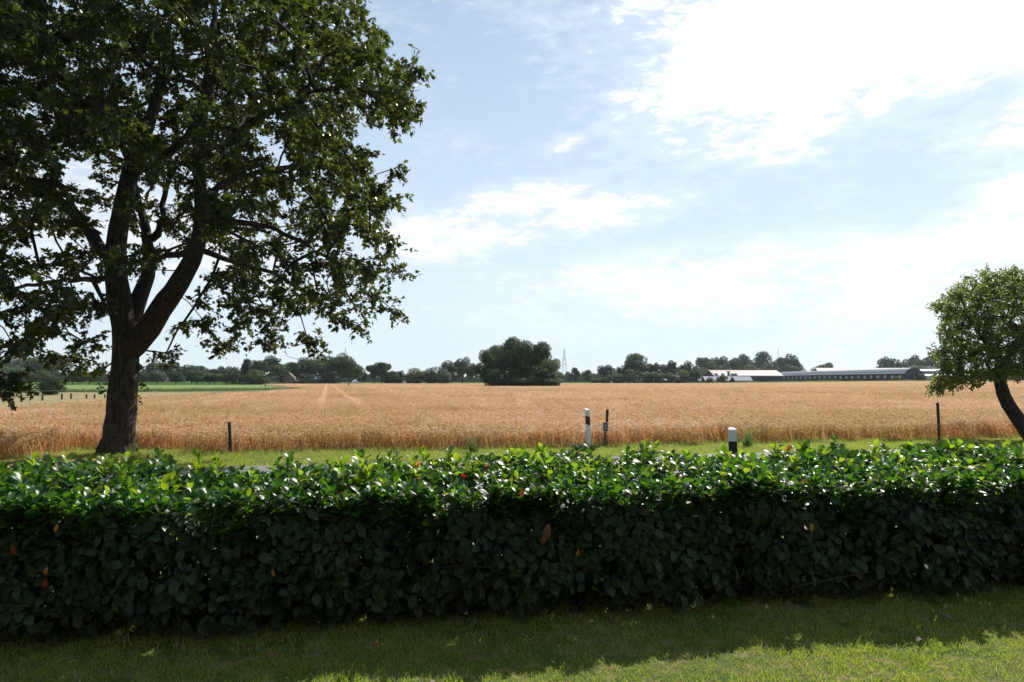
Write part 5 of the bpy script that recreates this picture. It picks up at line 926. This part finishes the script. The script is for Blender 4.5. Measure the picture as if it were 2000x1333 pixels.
for k in range(nb):          # posts and pale ventilation discs along the open side
    y_ = 2 + (Lb - 4) * k / (nb - 1); b_ = Acc(); b_.tube([(xe + .1, y_, ze), (-7.4, y_, 0)], .16, 5); b_.tube([(xe + .2, y_, ze * .95), (xe + .1, y_ + Lb / nb * .45, ze * .35)], .12, 5); b_.build('side_strut', ['gable'], ab)
for k in range(nb - 1):
    y_ = 2 + (Lb - 4) * (k + .5) / (nb - 1); b_ = Acc(); th = np.linspace(0, 2 * math.pi, 15)[:-1]; R1 = 1.15
    V_ = [(xe + .45, y_ + math.cos(q) * R1 * 1.6, ze * .62 + math.sin(q) * R1) for q in th] + [(xe + .62, y_ + math.cos(q) * R1 * 1.6, ze * .62 + math.sin(q) * R1) for q in th]
    b_.polys(V_, [tuple(range(13, -1, -1)), tuple(range(14, 28))] + [(i, (i + 1) % 14, 14 + (i + 1) % 14, 14 + i) for i in range(14)]); b_.build('ventilation_fan', ['steel'], ab)
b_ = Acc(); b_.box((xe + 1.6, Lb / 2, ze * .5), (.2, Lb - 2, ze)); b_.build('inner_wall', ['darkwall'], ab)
# second arched barn lying crosswise at the right
D = 470; pL = at_d(1800, 735, D); zc = float(terr(pL[0], D)); H2 = at_d(1830, 721, D)[2] - zc
ab2 = empty('arched_barn', (pL[0] + 50, D + 8, zc - .1), 'grey arched barn showing its long side right of the dark gable', 'barn', 'barns behind the barley', math.radians(88)); arch_barn(ab2, 7.0, H2, 52, 5, ('roofmetal', 'gable'))
D = 455; pL = at_d(1805, 735, D); zc = float(terr(pL[0], D)); H3 = at_d(1830, 731, D)[2] - zc
ab3 = empty('arched_barn', (pL[0] + 45, D + 4, zc - .1), 'low pale roofed shelter in front of the grey crosswise barn', 'barn', 'barns behind the barley', math.radians(88)); arch_barn(ab3, 4.5, H3, 44, 5, ('steel', 'gable'))
# rear roof line behind the long dark roof
D = 720; xL, xR = at_d(1590, 740, D)[0], at_d(1780, 740, D)[0]; zt = at_d(1700, 719.5, D)[2]
rb = empty('rear_barn', (xR, D, 1.0), 'dark roof line just showing above the long arched barn', 'barn', 'barns behind the barley', math.radians(92)); b_ = Acc(); rf = Acc(); ridge_house(b_, 0, 0, 14, xR - xL, zt - 5, zt - 1.0, .4, .2, rf); b_.build('wall', ['darkwall'], rb); rf.build('roof', ['gable'], rb)
for k_, px in enumerate((1746, 1753)):
    b_ = Acc(); q = at_d(px, 717.0, 760); b_.tube([(0, 0, -1.5), (0, 0, .0), (0, 0, .6)], [1.3, 1.3, .3], 12); o = b_.build('silo_dome', ['canvas']); o.location = (q[0], 760, q[2] - .3); tag(o, 'left white dome above the long arched barn' if k_ == 0 else 'right white dome above the long arched barn', 'silo', 'white domes behind the barns')
# white roofed barn
D = 500.0; zb = 1.0
ridge = at_d(1384, 723.8, D + 14); eave = at_d(1398, 735, D); X0 = eave[0] - .5; X1 = (1530 - 1000) / F * D; hr = ridge[2] - zb; hw = eave[2] - zb
wb = empty('white_roofed_barn', (X0, D, zb), 'long low barn with white lower roof and reddish ridge', 'barn', 'barns behind the barley'); Lw = X1 - X0
b_ = Acc(); V_ = [(0, 1, 0), (Lw, 1, 0), (Lw, 27, 0), (0, 27, 0), (0, 1, hw), (Lw, 1, hw), (Lw, 27, hw), (0, 27, hw), (-4.2 * 0, 14, hr - .3), (Lw, 14, hr - .3)]
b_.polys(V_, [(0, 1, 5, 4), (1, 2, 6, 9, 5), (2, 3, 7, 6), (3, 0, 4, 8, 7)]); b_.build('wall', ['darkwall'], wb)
def lerp(a, b, f): return tuple(np.array(a) * (1 - f) + np.array(b) * f)
E0, E1, R0, R1 = (-.6, 0, hw), (Lw, 0, hw), (-.6, 14, hr), (Lw, 14, hr)
def panel(nm, f0, f1, mt, lift, x0=None):
    a0, a1, b1, b0 = lerp(E0, R0, f0), lerp(E1, R1, f0), lerp(E1, R1, f1), lerp(E0, R0, f1); P_ = [np.array(q) + [0, 0, lift] for q in (a0, a1, b1, b0)]
    if x0 is not None: P_[0][0] = x0; P_[3][0] = x0
    b_ = Acc(); b_.polys(P_ + [q + [0, 0, .15] for q in P_], [(3, 2, 1, 0), (4, 5, 6, 7), (0, 1, 5, 4), (1, 2, 6, 5), (2, 3, 7, 6), (3, 0, 4, 7)]); return b_.build(nm, [mt], wb)
panel('tiled_roof', 0, 1, 'tile', 0); panel('white_roof_sheet', .06, .66, 'whiteroof', .16, 1.0)
P_ = [(-.6, 14, hr), (Lw, 14, hr), (Lw, 28, hw), (-.6, 28, hw)]; b_ = Acc(); b_.polys(P_ + [(a, b, c + .15) for a, b, c in P_], [(3, 2, 1, 0), (4, 5, 6, 7), (0, 1, 5, 4), (1, 2, 6, 5), (2, 3, 7, 6), (3, 0, 4, 7)]); b_.build('rear_roof', ['tile'], wb)
# brick chimney stack and tanks in front
D = 488; q = at_d(1423, 742, D); ch = empty('brick_chimney', (q[0], D, 1.0), 'square brick chimney between the round tanks', 'chimney'); zt = at_d(1423, 725.8, D)[2] - 1.0
b_ = Acc(); b_.box((0, 0, zt / 2 - .3), (1.3, 1.3, zt - .6)); b_.build('shaft', ['brick'], ch); b_ = Acc(); b_.box((0, 0, zt - .35), (2.4, 1.7, .7)); b_.build('cap', ['brick'], ch)
for k_, (px, lab) in enumerate(((1399, 'leftmost round grey tank before the white roof'), (1412, 'second round grey tank before the white roof'), (1430, 'round grey tank touching the brick chimney'), (1437, 'rightmost round grey tank before the white roof'))):
    D = 484; q = at_d(px, 742, D); zt = at_d(px, 728.8, D)[2] - 1.0; tk = empty('storage_tank', (q[0], D, 1.0), lab, 'tank', 'round tanks by the barn'); b_ = Acc(); b_.tube([(0, 0, 1.2), (0, 0, zt - .5), (0, 0, zt - .15), (0, 0, zt)], [1.25, 1.25, .9, .1], 16); b_.build('shell', ['tank'], tk)
    for s_ in range(4): b_ = Acc(); th = s_ * math.pi / 2 + .4; b_.tube([(math.cos(th), math.sin(th), 0), (math.cos(th) * .9, math.sin(th) * .9, 1.4)], .09, 5); b_.build('leg', ['steel'], tk)
for k_, (px, lab, ln) in enumerate(((1342, 'leftmost hut of the zigzag row of pitched roofs', 9), (1354, 'second hut from the left in the zigzag row', 9), (1369, 'third hut from the left in the zigzag row', 9), (1382, 'fourth hut from the left in the zigzag row', 9), (1399, 'fifth hut from the left in the zigzag row', 16), (1427, 'rightmost hut of the zigzag row with the longest roof', 16))):
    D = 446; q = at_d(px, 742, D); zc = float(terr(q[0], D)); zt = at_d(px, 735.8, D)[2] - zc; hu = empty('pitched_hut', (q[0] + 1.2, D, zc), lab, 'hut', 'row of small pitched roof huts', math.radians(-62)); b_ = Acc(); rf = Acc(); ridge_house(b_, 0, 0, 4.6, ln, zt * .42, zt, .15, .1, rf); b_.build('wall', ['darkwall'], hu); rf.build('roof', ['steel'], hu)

# ------------------------------------------------------------------ pylons, lines, crane
def pylon(px, top, D, label, wide=1.0, rz=0.0):
    q = at_d(px, top, D); h = q[2]; r0 = empty('electricity_pylon', (q[0], D, 0), label, 'pylon', 'distant electricity pylons', rz); b_ = Acc(); s_ = h / 50; w0, w1 = 4.2 * s_, 1.1 * s_; tr = .16 * s_ * wide
    lv = [0, .18, .34, .48, .60, .70, .78, 1.0]; ww = [w0 * (1 - l / .8) + w1 * (l / .8) if l < .8 else .15 for l in lv]
    for sx in (-1, 1):
        for sy in (-1, 1): b_.tube([(sx * a, sy * a, l * h) for a, l in zip(ww, lv)], tr, 4)
    for i in range(len(lv) - 2):
        for sy in (-1, 1):
            b_.tube([(-ww[i], sy * ww[i], lv[i] * h), (ww[i + 1], sy * ww[i + 1], lv[i + 1] * h)], tr * .6, 3); b_.tube([(ww[i], sy * ww[i], lv[i] * h), (-ww[i + 1], sy * ww[i + 1], lv[i + 1] * h)], tr * .6, 3); b_.tube([(-ww[i + 1], sy * ww[i + 1], lv[i + 1] * h), (ww[i + 1], sy * ww[i + 1], lv[i + 1] * h)], tr * .6, 3)
    b_.build('lattice_mast', ['farsteel'], r0); arms = []
    for l, ln in ((.52, 9.5), (.70, 7.0)):
        c_ = Acc(); c_.tube([(-ln * s_, 0, l * h), (0, 0, l * h + 1.2 * s_), (ln * s_, 0, l * h)], tr, 4); c_.tube([(-ln * s_, 0, l * h), (ln * s_, 0, l * h)], tr, 4); c_.build('cross_arm', ['farsteel'], r0); arms.append((ln * s_, l * h))
    return np.array([q[0], D, 0.0]), arms
pa, aa = pylon(675, 680, 1150, 'pale pylon rising behind the farmyard trees', 1.0)
pb, ab_ = pylon(1102, 682, 1000, 'lattice pylon right of the copse', 1.2, 1.1)
pc, ac = pylon(1520, 682, 1250, 'pale pylon above the barn wood', 1.0, .4)
wl = empty('power_line', (pb[0], pb[1], 40), 'thin power lines sagging between the distant pylons', 'power line'); WR = np.array([pb[0], pb[1], 40.0])
ends = [(pa, aa), (pb, ab_), (pc, ac)]; far_r = (pc + [420, 60, 0], ac)
for (A_, ar), (B_, br_) in ((ends[0], ends[1]), (ends[1], ends[2]), (ends[2], far_r)):
    for i in range(2):
        for sx in (-1, 1):
            b_ = Acc(); q = np.linspace(0, 1, 20)[:, None]; a0 = A_ + [sx * ar[i][0] * .5, 0, ar[i][1]]; b0 = B_ + [sx * br_[i][0] * .5, 0, br_[i][1]]; pts_ = a0 * (1 - q) + b0 * q; pts_[:, 2] -= 9 * np.sin(q[:, 0] * math.pi); b_.tube(pts_ - WR, .05, 3); b_.build('wire', ['farsteel'], wl)
# crane boom behind the farm
p0 = at_d(559, 696, 420); p1 = at_d(588, 704, 420); base_c = at_d(640, 745, 420); base_c[2] = 0
cr_ = empty('crane', base_c, 'thin crane boom rising over the farmyard trees', 'crane'); b_ = Acc(); root_pt = at_d(632, 718, 420)
b_.tube(local([root_pt, p1, p0], cr_), [.35, .25, .12], 5); b_.build('boom', ['steel'], cr_); b_ = Acc(); b_.tube(local([base_c, root_pt], cr_), [.6, .4], 8); b_.build('mast', ['steel'], cr_)

# ------------------------------------------------------------------ added unseen house behind the camera, blocks rear sky to darken hedge and lawn
sky_block_house = empty('brick_house', (0, -4.2, 0), 'added unseen dark brick house behind the camera blocking the rear sky', 'house', None, math.radians(180))
b_ = Acc(); b_.polys([(-13, 0, 0), (13, 0, 0), (13, 9, 0), (-13, 9, 0), (-13, 0, 4.2), (13, 0, 4.2), (13, 9, 4.2), (-13, 9, 4.2), (-13, 4.5, 8.4), (13, 4.5, 8.4)], [(0, 1, 5, 4), (1, 2, 6, 9, 5), (2, 3, 7, 6), (3, 0, 4, 8, 7), (0, 3, 2, 1)]); b_.build('wall', ['brick'], sky_block_house)
b_ = Acc()
for s_ in (-1, 1):
    yo = 4.5 - s_ * 5.1; P_ = [(-13.4, 4.5, 8.5), (13.4, 4.5, 8.5), (13.4, yo, 3.74), (-13.4, yo, 3.74)]; b_.polys(P_ + [(a, b, c + .16) for a, b, c in P_], [(3, 2, 1, 0), (4, 5, 6, 7), (0, 1, 5, 4), (1, 2, 6, 5), (2, 3, 7, 6), (3, 0, 4, 7)])
b_.build('roof', ['darktile'], sky_block_house)
for x_ in (-9.5, -5.5, 4.0, 8.5):
    b_ = Acc(); b_.box((x_, -.03, 1.6), (1.5, .08, 1.5)); wf = b_.build('window', ['white'], sky_block_house); g_ = Acc(); g_.box((x_, -.08, 1.6), (1.3, .04, 1.3)); g_.build('pane', ['glass'], wf)
b_ = Acc(); b_.box((-.5, -.03, 1.06), (2.0, .08, 2.1)); df = b_.build('added_house_door', ['white'], sky_block_house); g_ = Acc(); g_.box((-.5, -.08, 1.1), (1.75, .04, 1.85)); g_.build('pane', ['glass'], df)

# ------------------------------------------------------------------ haze
b_ = Acc(); b_.box((0, 700, 70 - 1), (5600, 1900, 140)); 
HZ = True
if HZ:
    m, t = mat('haze_air'); v_ = t.n('ShaderNodeVolumePrincipled', {'Color': C(.82, .90, 1.0), 'Density': .00007, 'Anisotropy': .2}); t.n('ShaderNodeOutputMaterial', {'Volume': v_.outputs[0]}); M['haze_air'] = m
    tag(b_.build('haze', ['haze_air']), kind='stuff')
print('objects', len(bpy.data.objects), 'polys', sum(len(m_.polygons) for m_ in bpy.data.meshes))
